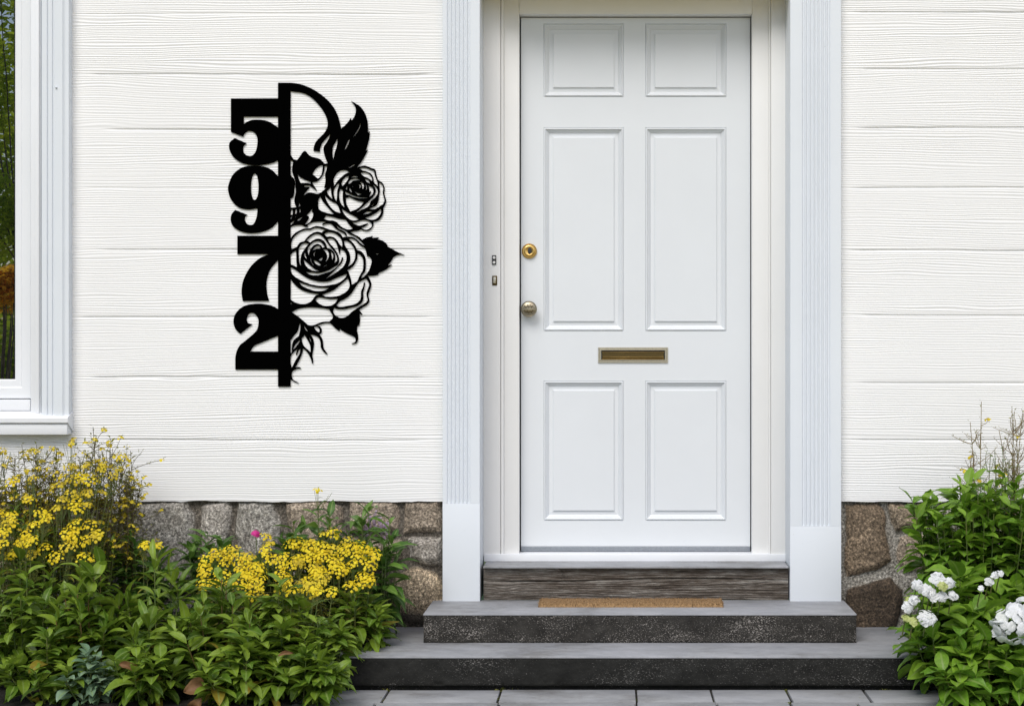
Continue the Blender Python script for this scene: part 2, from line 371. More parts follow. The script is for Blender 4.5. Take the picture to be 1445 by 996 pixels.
def foundation():
    out = []
    for stones, xa, xb, boulder in ((stonesL, -2.75, X(626), True), (stonesR, X(1186), 2.2, False)):
        xs = np.arange(xa, xb+.004, .0045); xs[-1] = xb; zs = np.arange(-.02, .628, .0045)
        Xg, Zg = np.meshgrid(xs, zs)
        wx = Xg+.010*(fbm(Xg*22, Zg*22, 5, 3)-.5)*2; wz = Zg+.010*(fbm(Xg*22, Zg*22, 9, 3)-.5)*2
        H = .006*fbm(Xg*30, Zg*30, 3, 4); T = np.ones(Xg.shape+(3,))*np.array((.15, .135, .115) if boulder else (.36, .35, .325)) ; T *= (.75+.5*fbm(Xg*12, Zg*12, 77, 3))[..., None]
        for k, (s, col) in enumerate(stones):
            poly = [tuple(float(v) for v in q.split(',')) for q in s.split()]
            poly = [(X(a, .05), Z(b, .05)) for a, b in poly]
            d = sd_poly(wx, wz, poly)
            hh = .034*np.clip(d/.028, 0, 1)**.55*(.8+.4*((k*37) % 10)/10)+ .010*(fbm(Xg*14+k, Zg*14, 13, 4)-.5) + .006*(fbm(Xg*60, Zg*60+k, 17, 3)-.5)
            ins = (d > 0); H = np.where(ins, np.maximum(H, hh), H)
            a = np.clip(d/.004, 0, 1)[..., None]; T = T*(1-a)+np.array(col)*a*(.72+.5*fbm(Xg*8+k, Zg*8, 19, 4))[..., None]
        if boulder:
            cx, cz, r = X(586, 0), Z(843, 0), .112
            q = np.sqrt(((wx-cx)/1.03)**2+((wz-cz)*1.0)**2)/r
            q = np.where((wx > cx) | (wz > cz), np.power(np.abs((wx-cx)/r/1.0)**2.15+np.abs((wz-cz)/r)**2.15, 1/2.15), q)
            cells = np.abs(np.sin(wx*430+6*fbm(wx*40, wz*40, 23, 2)))*np.abs(np.sin(wz*520+6*fbm(wx*40, wz*40, 29, 2)))
            hh = .07*np.sqrt(np.clip(1-q*q, 0, 1))+.006*cells*(q < 1)+.004*fbm(Xg*80, Zg*80, 31, 3)
            H = np.where(q < 1, np.maximum(H, hh), H)
            a = (np.clip((1-q)/.05, 0, 1)*np.clip((Zg-.165)/.04, 0, 1))[..., None]
            bc = np.array(BEIGE)*(.75+.45*fbm(Xg*20, Zg*20, 37, 3))[..., None]*(.62+.55*cells)[..., None]
            T = T*(1-a)+bc*a
        V = np.stack([Xg, .070-H, Zg], -1).reshape(-1, 3); nz, nx = Xg.shape; i = np.arange(nz*nx).reshape(nz, nx)
        out.append(np_mesh('stone_foundation', V, np.stack([i[:-1, :-1], i[:-1, 1:], i[1:, 1:], i[1:, :-1]], -1).reshape(-1, 4), {'tone': T.reshape(-1, 3)}))
    return out
for me in foundation(): link('stone_foundation', me, house, M['stone'], True)

# ---- pilasters
def pilaster(px0, px1, f0, f1, nfl, fend):
    x0, x1 = X(px0), X(px1); zt, zb = 2.66, .2235; ze = Z(fend)
    mb = MB(); mb.box(x0, x1, .012, .20, zb, zt, .0015)
    # fluted skin above, plain block below
    fx0, fx1 = X(f0), X(f1); wdt = (fx1-fx0)/nfl
    prof = [(x0, .0115), (x0, .001), (x0+.001, 0)]
    prof += [(fx0, 0)]
    for i in range(nfl):
        a = fx0+i*wdt
        for t in np.linspace(0, 1, 7): prof.append((a+wdt*(.10+.8*t), 1*.0085*math.sin(math.pi*t)**.7))
    prof += [(fx1, 0), (x1-.001, 0), (x1, .001), (x1, .0115)]
    mb.prism(prof, ze, zt)
    mb.box(x0, x1, .0, .0115, zb, ze-.0003, .0004)
    o = mb.build('pilaster', M['trim'], house); auto_smooth(o, 40); return o
pilaster(624.5, 677, 630, 664, 6, 710)
pilaster(1115, 1187, 1131, 1172, 7, 742)
# ---- entablature above the frame
mb = MB(); mb.box(X(600), X(1212), -.004, .34, 2.662, 2.95, .003).box(X(590), X(1222), -.035, .3, 2.953, 3.02, .004)
mb.build('door_lintel', M['trim'], house)
MB().box(X(684), X(1108), .002, .165, 2.640, 2.6615, .002).build('warm_bounce_board', M['bounce_board'], house)  # unseen board added to throw warm light onto the door head

# ---- door frame
fy1, fy2 = .17, .19
mb = MB()
zs0 = Z(787, fy1)
mb.box(X(682, fy1), X(706, fy1), fy1, .30, zs0+.004, 2.66, .0015); mb.box(X(1088, fy1), X(1113, fy1), fy1, .30, zs0+.004, 2.66, .0015)
mb.box(X(711, fy2), X(733.4, fy2+.05), fy2, .31, Z(783, fy2), 2.6585, .0015); mb.box(X(1059.8, fy2+.05), X(1085, fy2), fy2, .31, Z(783, fy2), 2.6585, .0015)
for a, b in ((706.4, 710.8), (1085.2, 1087.7)):  # bead with quirk
    c = (X(a, fy1)+X(b, fy1))/2; r = abs(X(b, fy1)-X(a, fy1))/2
    mb.prism([(c-r, .30)]+[(c-r*math.cos(t), fy1+.010-r*.9*math.sin(t)) for t in np.linspace(0, math.pi, 9)]+[(c+r, .30)], zs0+.004, 2.659)
mb.box(X(733.6, fy2+.05), X(1059.6, fy2+.05), fy2, .31, Z(24, .24), 2.6575, .0015)
mb.box(X(682, fy1), X(1113, fy1), fy1-.0035, .20, 2.632, 2.6605, .0015)
o = mb.build('door_frame', M['frame'], house); auto_smooth(o, 40)
# sill, ledge and timber riser
o = MB().box(X(683, .165), X(1112, .165), .163, .32, Z(792.5, .163), Z(781.5, .165), .003).build('door_sill', M['window'], house); auto_smooth(o)
MB().box(X(681.5, 0), X(1113, 0), .006, .30, Z(801.5, .006), Z(799, .006), .0015).build('threshold_ledge', M['tread'], house)
def timber():
    xs = np.arange(X(681.5), X(1113)+.003, .004); zs = np.arange(.2245, Z(801.6, .006), .002)
    Xg, Zg = np.meshgrid(xs, zs)
    warp = fbm(Xg*3, Zg*22, 91, 3)*5
    for kx, kz, s in ((X(712), .265, .03), (X(1060), .30, .02), (X(800), .335, .02)):
        warp += 1.6*np.exp(-(((Xg-kx)/.05)**2+((Zg-kz)/s)**2))
    h = .0035*(np.abs(np.sin(Zg*330+warp*2.2))-.5)+.006*(fbm(Xg*4, Zg*60, 95, 4)-.5)
    h -= .012*np.exp(-((Zg-.302-.006*np.sin(Xg*5))/.0028)**2)*np.clip((fbm(Xg*3, Zg*0, 99, 2)-.2)*2, 0, 1)
    h -= .007*np.exp(-((Xg-X(790)-(.352-Zg)*.35)/.004)**2)*(Zg > .31)
    V = np.stack([Xg, .030-h, Zg], -1).reshape(-1, 3); nz, nx = Xg.shape; i = np.arange(nz*nx).reshape(nz, nx)
    return np_mesh('timber_riser', V, np.stack([i[:-1, :-1], i[:-1, 1:], i[1:, 1:], i[1:, :-1]], -1).reshape(-1, 4))
link('timber_riser', timber(), house, M['wood'], True)
MB().box(X(681.5), X(1113), .045, .30, .2245, Z(802.2, .006)).build('threshold_core', M['wood'], house)

# ---- door
DY = .24
def door_mesh():
    dx = [735.2, 767, 880, 910.5, 1025, 1058.4]; dz = [25.5, 34, 137, 180, 467, 537, 734, 770.5]
    XX = [X(a, DY) for a in dx]; ZZ = [Z(a, DY) for a in dz]
    b = bmesh.new(); g = {}
    for i, x in enumerate(XX):
        for j, z in enumerate(ZZ): g[i, j] = b.verts.new((x, DY, z))
    for i in range(5):
        for j in range(7):
            q = [g[i, j], g[i+1, j], g[i+1, j+1], g[i, j+1]]
            if i in (1, 3) and j in (1, 3, 5):
                prof = [(.0008, .0025), (.0028, .0030), (.0036, -.0035), (.0065, -.0045), (.0090, -.0020), (.0105, .0030), (.0125, .0034), (.0205, .0115), (.0225, .0140), (.0390, .0118), (.0396, .0062), (.0410, .0055)]
                x0, x1, z1, z0 = XX[i], XX[i+1], ZZ[j], ZZ[j+1]
                prev = [g[i, j+1], g[i+1, j+1], g[i+1, j], g[i, j]]
                for ins, dep in prof:
                    cur = [b.verts.new((a, DY+dep, c)) for a, c in ((x0+ins, z0+ins), (x1-ins, z0+ins), (x1-ins, z1-ins), (x0+ins, z1-ins))]
                    for k in range(4): b.faces.new((prev[k], prev[(k+1) % 4], cur[(k+1) % 4], cur[k]))
                    prev = cur
                b.faces.new(prev)
            else: b.faces.new(q)
    # edges and back
    x0, x1, z1, z0 = XX[0], XX[-1], ZZ[0], ZZ[-1]
    ring = [g[i, 0] for i in range(6)]+[g[5, j] for j in range(1, 8)]+[g[i, 7] for i in range(4, -1, -1)]+[g[0, j] for j in range(6, 0, -1)]
    bk = [b.verts.new((v.co.x, DY+.045, v.co.z)) for v in ring]
    for k in range(len(ring)): b.faces.new((ring[k], ring[(k+1) % len(ring)], bk[(k+1) % len(ring)], bk[k]))
    b.faces.new(bk)
    bmesh.ops.recalc_face_normals(b, faces=b.faces)
    m = bpy.data.meshes.new('door'); b.to_mesh(m); b.free(); return m
door = link('door', door_mesh(), house, M['door'])
def sub(name, mb, mat, smooth=True, deg=35):
    o = mb.build(name, mat, door)
    if smooth: auto_smooth(o, deg)
    return o
x0, x1 = X(735.2, DY), X(1058.4, DY)
sub('weather_strip', MB().box(x0, x1, DY-.004, DY+.03, Z(777.5, DY), Z(770.8, DY), .0015), M['strip'])
sub('rubber_seal', MB().box(x0, x1, DY+.002, DY+.03, Z(781.3, .22), Z(777.8, DY)), M['rubber_shade'], False)
sub('gap_shadow_board', MB().box(X(732, .28), X(1062, .28), .288, .30, Z(781, .28), Z(20, .28)), M['rubber_shade'], False)
# upper lock
c = (X(747, DY), DY, Z(354.5, DY)); r = 10.8/FOC*6.2
mb = MB(); mb.lathe([(r*.98, 0), (r, .004), (r*.97, .007), (r*.90, .0085), (r*.87, .0065), (r*.74, .0065), (r*.72, .016), (r*.60, .0175), (r*.5, .0175), (r*.46, .0165)], c, 48)
sub('lock', mb, M['brass'], True, 50)
mb = MB(); mb.lathe([(r*.30, .016), (r*.30, .0190), (r*.22, .0195)], (c[0]+.002, DY, c[2]), 24, .8, 1.35); sub('keyhole', mb, M['plate'])
# knob with engraved rays
c = (X(747, DY), DY, Z(436.5, DY)); r = 11.5/FOC*6.2
mb = MB(); mb.lathe([(r*.6, 0), (r*.62, .004), (r*.4, .006), (r*.36, .02), (r*.6, .024), (r*.92, .030), (r, .037), (r*.97, .043), (r*.88, .0465), (r*.84, .0455), (r*.6, .0495), (r*.25, .0515), (r*.05, .052)], c, 48)
sub('knob', mb, M['knob'], True, 50); mb = MB()
for k in range(-4, 5):
    for s in (-1, 1):
        xx = c[0]+k*r*.17; h = math.sqrt(max(0, .62-(k*.17)**2))*r*.72
        mb.box(xx-.0013, xx+.0013, c[1]-.0525-.0028, c[1]-.045, c[2]+(.15*r if s > 0 else -h)+.003*((k*s) % 2), c[2]+(h if s > 0 else -.12*r)-.003*((k+s) % 2), .0006, 1)
sub('knob_pattern', mb, M['old_brass'], True, 50)
# letter slot
a0, a1, b0, b1 = X(844, DY), X(942.5, DY), Z(512, DY), Z(490, DY)
b = bmesh.new(); prev = None
for ins, dep in ((0, 0), (0, -.004), (.0012, -.0055), (.005, -.0055), (.006, -.004), (.0075, -.004), (.0085, -.0062), (.012, -.0062), (.0135, -.004), (.0145, .004), (.0148, .008)):
    cur = [b.verts.new(v) for v in ((a0+ins, DY+dep, b0+ins), (a1-ins, DY+dep, b0+ins), (a1-ins, DY+dep, b1-ins), (a0+ins, DY+dep, b1-ins))]
    if prev:
        for k in range(4): b.faces.new((prev[k], prev[(k+1) % 4], cur[(k+1) % 4], cur[k]))
    prev = cur
me = bpy.data.meshes.new('letter_slot'); b.to_mesh(me); b.free(); link('letter_slot', me, door, M['nickel'])
mb = MB(); i = .0150
mb.prism([(DY-.001, b0+i), (DY-.0050, b0+i+.005), (DY-.0040, b0+i+.013), (DY-.0028, b1-i-.005), (DY-.0012, b1-i-.005)], a0+i+.002, a1-i-.002, 'x')
sub('letter_flap', mb, M['old_brass'], True, 40)
sub('flap_highlight', MB().box(a0+i+.004, a1-i-.004, DY-.0066, DY-.003, b0+i+.0090, b0+i+.0108, .0006, 1).box(a0+i+.001, a1-i-.001, DY-.0060, DY-.0012, b1-i-.0058, b1-i-.0040, .0006, 1).box(a0+i+.001, a1-i-.001, DY-.0060, DY-.0012, b0+i+.0008, b0+i+.0024, .0006, 1), M['brass'], True, 40)  # brass bars stand in for the highlights on the flap
sub('slot_shade', MB().box(a0+.0135, a1-.0135, DY-.0008, DY+.0020, b0+.0135, b1-.0135), M['rubber_shade'], False)  # black sheet standing for the shade inside the slot

# ---- bell plate and latch plate on the frame
def fpart(name, mb, mat): o = mb.build(name, mat, house); auto_smooth(o, 35); return o
ex = X(697.3, fy1); ez = Z(367, fy1)
bp = fpart('bell_plate', MB().box(ex-.0085, ex+.0085, fy1-.006, fy1, ez-.019, ez+.019, .002), M['plate'])
mb = MB()
mb.lathe([(.0055, 0), (.0055, .0085), (.004, .0095)], (ex, fy1, ez+.009), 20); mb.lathe([(.0055, 0), (.0055, .0085), (.004, .0095)], (ex, fy1, ez-.010), 20)
o = mb.build('push_button', M['plastic_white'], bp); auto_smooth(o)
ex = X(698, fy1); ez = Z(396, fy1)
lp = fpart('latch_plate', MB().box(ex-.0100, ex+.0100, fy1-.004, fy1, ez-.0195, ez+.0195, .0025), M['old_brass'])
o = MB().box(ex-.0055, ex+.0055, fy1-.008, fy1-.003, ez-.011, ez+.014, .0015).build('latch_insert', M['nickel'], lp); auto_smooth(o)

# ---- window
wy = .07
win = empty('window', (-3.0, .1, .9), parent=house)
pz0, pz1 = Z(535, wy), 2.72
o = MB().box(-3.52, X(20, wy+.012), wy+.012, wy+.018, pz0-.004, pz1+.004).build('pane', M['glass'], win)
mb = MB()
def sashbox(x0, x1, z0, z1, xo0, xo1, zo0, zo1):
    """mitred sash: outer rect xo/zo, inner rect x/z"""
    b = bmesh.new(); prev = None
    for t, y in ((0, wy+.04), (0, wy), (.06, wy-.0015), (.55, wy-.0015), (.62, wy+.002), (.93, wy+.002), (1, wy+.006), (1, wy+.02)):
        q = [(xo0+(x0-xo0)*t, zo0+(z0-zo0)*t), (xo1+(x1-xo1)*t, zo0+(z0-zo0)*t), (xo1+(x1-xo1)*t, zo1+(z1-zo1)*t), (xo0+(x0-xo0)*t, zo1+(z1-zo1)*t)]
        cur = [b.verts.new((a, y, c)) for a, c in q]
        if prev:
            for k in range(4): b.faces.new((prev[k], prev[(k+1) % 4], cur[(k+1) % 4], cur[k]))
        prev = cur
    m = bpy.data.meshes.new('t'); b.to_mesh(m); b.free(); mb.b.from_mesh(m)
sashbox(-3.515, X(20.5, wy), pz0, pz1, -3.59, X(44, wy), Z(562, wy), pz1+.075)
o = mb.build('sash', M['window'], win)
mb = MB(); mb.box(-3.60, X(43, .05), .045, .16, Z(579, .05), Z(563.5, .05), .002).box(X(43.5, .03), X(57.5, .03), .028, .16, Z(584, .03), 2.82, .0025)
mb.box(X(50, .03)-.0, X(56, .03), .022, .0275, Z(583, .03), 2.82, .002).box(-3.67, -3.605, .028, .16, Z(584, .03), 2.82, .0025).box(-3.60, X(43, .03), .028, .16, pz1+.08, 2.82, .002)
o = mb.build('window_frame', M['window'], win); auto_smooth(o)
P = [(57.8, .05), (57.8, .006), (61, .003), (65.5, .003), (66.3, .009), (67.6, .009), (68.5, .001), (73, .001), (74, .007), (75.6, .007), (77, -.003), (80, -.005), (88.5, -.005), (90.5, .001), (92, .003), (96.5, .003), (96.5, .05)]
mb = MB(); mb.prism([(X(a), y) for a, y in P], Z(588), 2.86)
xc = (X(57.8)+(-3.67))/2
mb.prism([(2*xc-X(a), y) for a, y in P][::-1], Z(588), 2.86); mb.box(-3.79, X(96.5), -.006, .05, 2.862, 2.95, .003)
mb.lathe([(.004, .0), (.004, .006), (.002, .008)], (X(80), -.004, Z(124)), 12)
o = mb.build('casing', M['trim'], win); auto_smooth(o, 30)
mb = MB()
mb.prism([(-.020, Z(596, -.02)), (-.020, Z(590, -.02)), (-.017, Z(588.5, -.02)), (.055, Z(579, .05)), (.055, Z(612))], -3.82, X(98), 'x')
mb.box(-3.80, X(96), -.012, .04, Z(613), Z(598.5), .003)
o = mb.build('window_sill', M['window'], win); auto_smooth(o, 30)
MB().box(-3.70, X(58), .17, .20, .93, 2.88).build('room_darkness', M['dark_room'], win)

# ================================================================ STEPS
steps = empty('entrance_steps', (.1, -.25, 0), 'two low dark granite steps with grey worn treads below the white front door', 'steps')
def rough_box(x0, x1, y0, y1, z0, z1, amp, seed, step=.008):
    """front and side faces in rough stone, chipped front edge"""
    xs = np.arange(x0, x1+step*.5, step); xs[-1] = x1; zs = np.linspace(z0, z1, max(4, int((z1-z0)/.005)))
    Xg, Zg = np.meshgrid(xs, zs)
    e = np.minimum(np.minimum(Zg-z0, z1-Zg), np.minimum(Xg-x0, x1-Xg)); edge = np.clip(e/.006, 0, 1)
    Yg = y0+.004*(1-edge)**2+amp*(fbm(Xg*26, Zg*26, seed, 5)-.5)*edge*2+.004*(vnoise(Xg*60, Zg*60, seed+8) > .86)*(e < .012)
    V = np.stack([Xg, Yg, Zg], -1).reshape(-1, 3); nz, nx = Xg.shape; i = np.arange(nz*nx).reshape(nz, nx)
    F = [np.stack([i[:-1, :-1], i[:-1, 1:], i[1:, 1:], i[1:, :-1]], -1).reshape(-1, 4)]
    off = len(V); ex = []
    for xx, ids in ((x0, i[:, 0]), (x1, i[:, -1])):
        bk = np.array([[xx, y1, z] for z in zs]); ex.append(bk); j = off+np.arange(len(zs)); off += len(zs)
        F.append(np.stack([ids[:-1], ids[1:], j[1:], j[:-1]], -1))
    V = np.concatenate([V]+ex); return np_mesh('riser', V, np.concatenate(F))
def tread(x0, x1, y0, y1, z, name, th=.006):
    b = MB().box(x0, x1, y0-.001, y1, z-th, z, .0025, 2); o = b.build(name, M['tread'], steps); auto_smooth(o, 40); return o
S1 = (X(597.5, -.293), X(1208.5, -.293), -.293, .03); S2 = (X(430, -.55), X(1322, -.55), -.55, -.05)
link('riser', rough_box(*S1, .1152, .2175, .005, 3), steps, M['riser_top'], True)
tread(S1[0]-.001, S1[1]+.001, S1[2], .031, .2235, 'tread')
link('riser', rough_box(*S2[:4], .010, .1090, .0035, 5), steps, M['riser_low'], True)
tread(S2[0]-.001, S2[1]+.001, S2[2], .05, .115, 'tread')
MB().box(S2[0]+.02, S2[1]-.02, S2[2]+.02, .05, -.02, .0098).build('bedding', M['riser_low'], steps)

# doormat
def mat_mesh():
    x0, x1, y0, y1, z0 = X(762, -.02), X(1018, -.02), -.145, -.012, .2238
    xs = np.arange(x0, x1, .004); ys = np.arange(y0, y1, .004); Xg, Yg = np.meshgrid(xs, ys)
    e = np.minimum(np.minimum(Xg-x0, xs[-1]-Xg), np.minimum(Yg-y0, ys[-1]-Yg))
    Zg = z0+np.clip(e/.006, 0, 1)**.5*.012+.0035*np.random.rand(*Xg.shape)*(e > .002)
    Xg = Xg+.002*np.random.randn(*Xg.shape); Yg = Yg+.0015*np.random.randn(*Yg.shape)
    V = np.stack([Xg, Yg, Zg], -1).reshape(-1, 3); ny, nx = Xg.shape; i = np.arange(ny*nx).reshape(ny, nx)
    F = np.stack([i[:-1, :-1], i[:-1, 1:], i[1:, 1:], i[1:, :-1]], -1).reshape(-1, 4)
    # fibres: thin triangles standing out of the pile
    n = 9000; px = np.random.uniform(x0, x1, n); py = np.random.uniform(y0, y1, n); a = np.random.uniform(0, 6.28, n)
    p0 = np.stack([px, py, np.full(n, z0+.009)], 1); d = np.stack([np.cos(a), np.sin(a), 0*a], 1)*.0011
    tip = p0+np.stack([np.random.randn(n)*.004, np.random.randn(n)*.004, np.random.uniform(.004, .011, n)], 1)
    W = np.stack([p0-d, p0+d, tip], 1).reshape(-1, 3); G = np.arange(3*n).reshape(-1, 3)+len(V)
    return np_mesh('doormat', np.concatenate([V, W]), [F, G])
tag(link('doormat', mat_mesh(), None, M['coir'], False), 'thin brown coir doormat lying on the upper stone step', 'doormat')
# ================================================================ HOUSE NUMBER SIGN (laser cut plate)
# outlines are traced cell by cell; each string is in the pixel frame named by its letter
FR = {'A': (400, 110, 9.96), 'B': (400, 200, 14.43), 'C': (400, 260, 14.43), 'D': (450, 230, 14.43), 'E': (450, 265, 14.43), 'F': (400, 310, 14.43),
      'G': (450, 310, 14.43), 'H': (450, 370, 14.43), 'I': (400, 430, 9.96), 'J': (400, 370, 14.43), 'K': (500, 320, 14.43), 'N': (400, 500, 19.92),
      'S': (0, 0, 1), 'P': (300, 100, 4.33), 'Q': (300, 300, 3.83)}
def trace(spec):
    """'A:x,y x,y! ... B:...' -> smooth closed polygon in photo pixels; ! marks a corner"""
    pts = []; fr = None
    for tok in spec.split():
        if tok[1:2] == ':': fr = FR[tok[0]]; tok = tok[2:]
        if not tok: continue
        sharp = tok.endswith('!'); a, b = tok.rstrip('!').split(',')
        pts.append((fr[0]+float(a)/fr[2], fr[1]+float(b)/fr[2], sharp))
    out = []; n = len(pts)
    for i in range(n):
        p0, p1, p2, p3 = pts[i-1], pts[i], pts[(i+1) % n], pts[(i+2) % n]
        a, b = np.array(p1[:2]), np.array(p2[:2])
        ta = (b-np.array(p0[:2]))*.5 if not p1[2] else (b-a)*1.0
        tb = (np.array(p3[:2])-a)*.5 if not p2[2] else (b-a)*1.0
        L = np.linalg.norm(b-a)
        for t, q in ((ta, 0), (tb, 1)):
            l = np.linalg.norm(t)
            if l > 1.3*L: t *= 1.3*L/l
        k = max(2, min(14, int(L/.8)))
        for s in np.arange(k)/k:
            out.append((2*s**3-3*s*s+1)*a+(s**3-2*s*s+s)*ta+(-2*s**3+3*s*s)*b+(s**3-s*s)*tb)
    return np.array(out)
OUTER = """S:408,117.2! 410,117.2 418,118 429,120.8 442,126.6 454.2,134.6 464.3,143.6 472.3,154.2 477.3,165.2 479.8,174.3 481.1,182.1!
487.3,176.8 491.9,171.7 494.9,166.7! 496.2,170.7! 500.4,164.2 502.2,156.2 500.4,149.7 495.2,142.6! 500.4,145.6 508.4,150.7 514.5,159.2 518,169.2 519.2,179.3 519.4,187.8!
521.7,185.3! 521,195.3 518.6,205 516.2,213.5! 519.2,211.3! 515.5,219 510.5,228 503.6,236.6!
D:850,68 930,57 1000,75 1070,105 1130,125 1157,160 1165,230 1190,310 1205,350! 1260,380 1310,430 1338,520 1330,610 1345,680 1368,770 1350,850 1312,912!
E:1308,500 1290,570 1240,640 1170,685 1106,692! 1112,750 1085,810 1040,860 970,882 900,870 855,850! 780,880 700,888 635,905!
G:720,300 800,340 850,380 882,415! 930,382 1000,355 1050,345 1095,332! 1075,372! 1130,370 1220,362! 1195,402! 1260,415 1330,450 1380,495 1400,520! 1390,545!
K:760,445 850,500 940,540 1035,578! 960,568 880,578 800,620 750,700 680,792! 770,768! 700,830 620,885 500,940! 480,975 420,992 K:340,1000 274,992!
H:1030,335 1060,410 1065,470 1045,550 1010,640 1010,700 1028,780 1010,830 960,880 890,920 826,965!
I:1064,75! 1112,135! 1100,142! 1070,118! 1075,180 1072,250 1062,305! 1048,270! 1032,350 1045,420 1048,490 1020,540 960,550! 960,541! 1000,528 1015,500 1000,455 930,420 850,380 792,338!
788,372! 730,330 690,290 658,260! 600,256 540,268 470,295! 510,305 537,345 535,390 505,415! 545,480 556,540 562,600 590,650 620,688! 610,697! 560,655 526,600 522,540 505,480 465,440 378,415!
412,470 428,540 420,620 402,710! 415,770 415,825! 403,825! 385,760 350,690 310,640 273,612! 265,670 240,740 200,820 165,885!
N:360,365 400,355 450,357 497,388! 483,397! 410,398 350,420 285,450 245,490 230,550 236,620 250,680! 300,730 360,765 425,795! 415,808! 320,770 250,730 200,700! S:408,535!"""
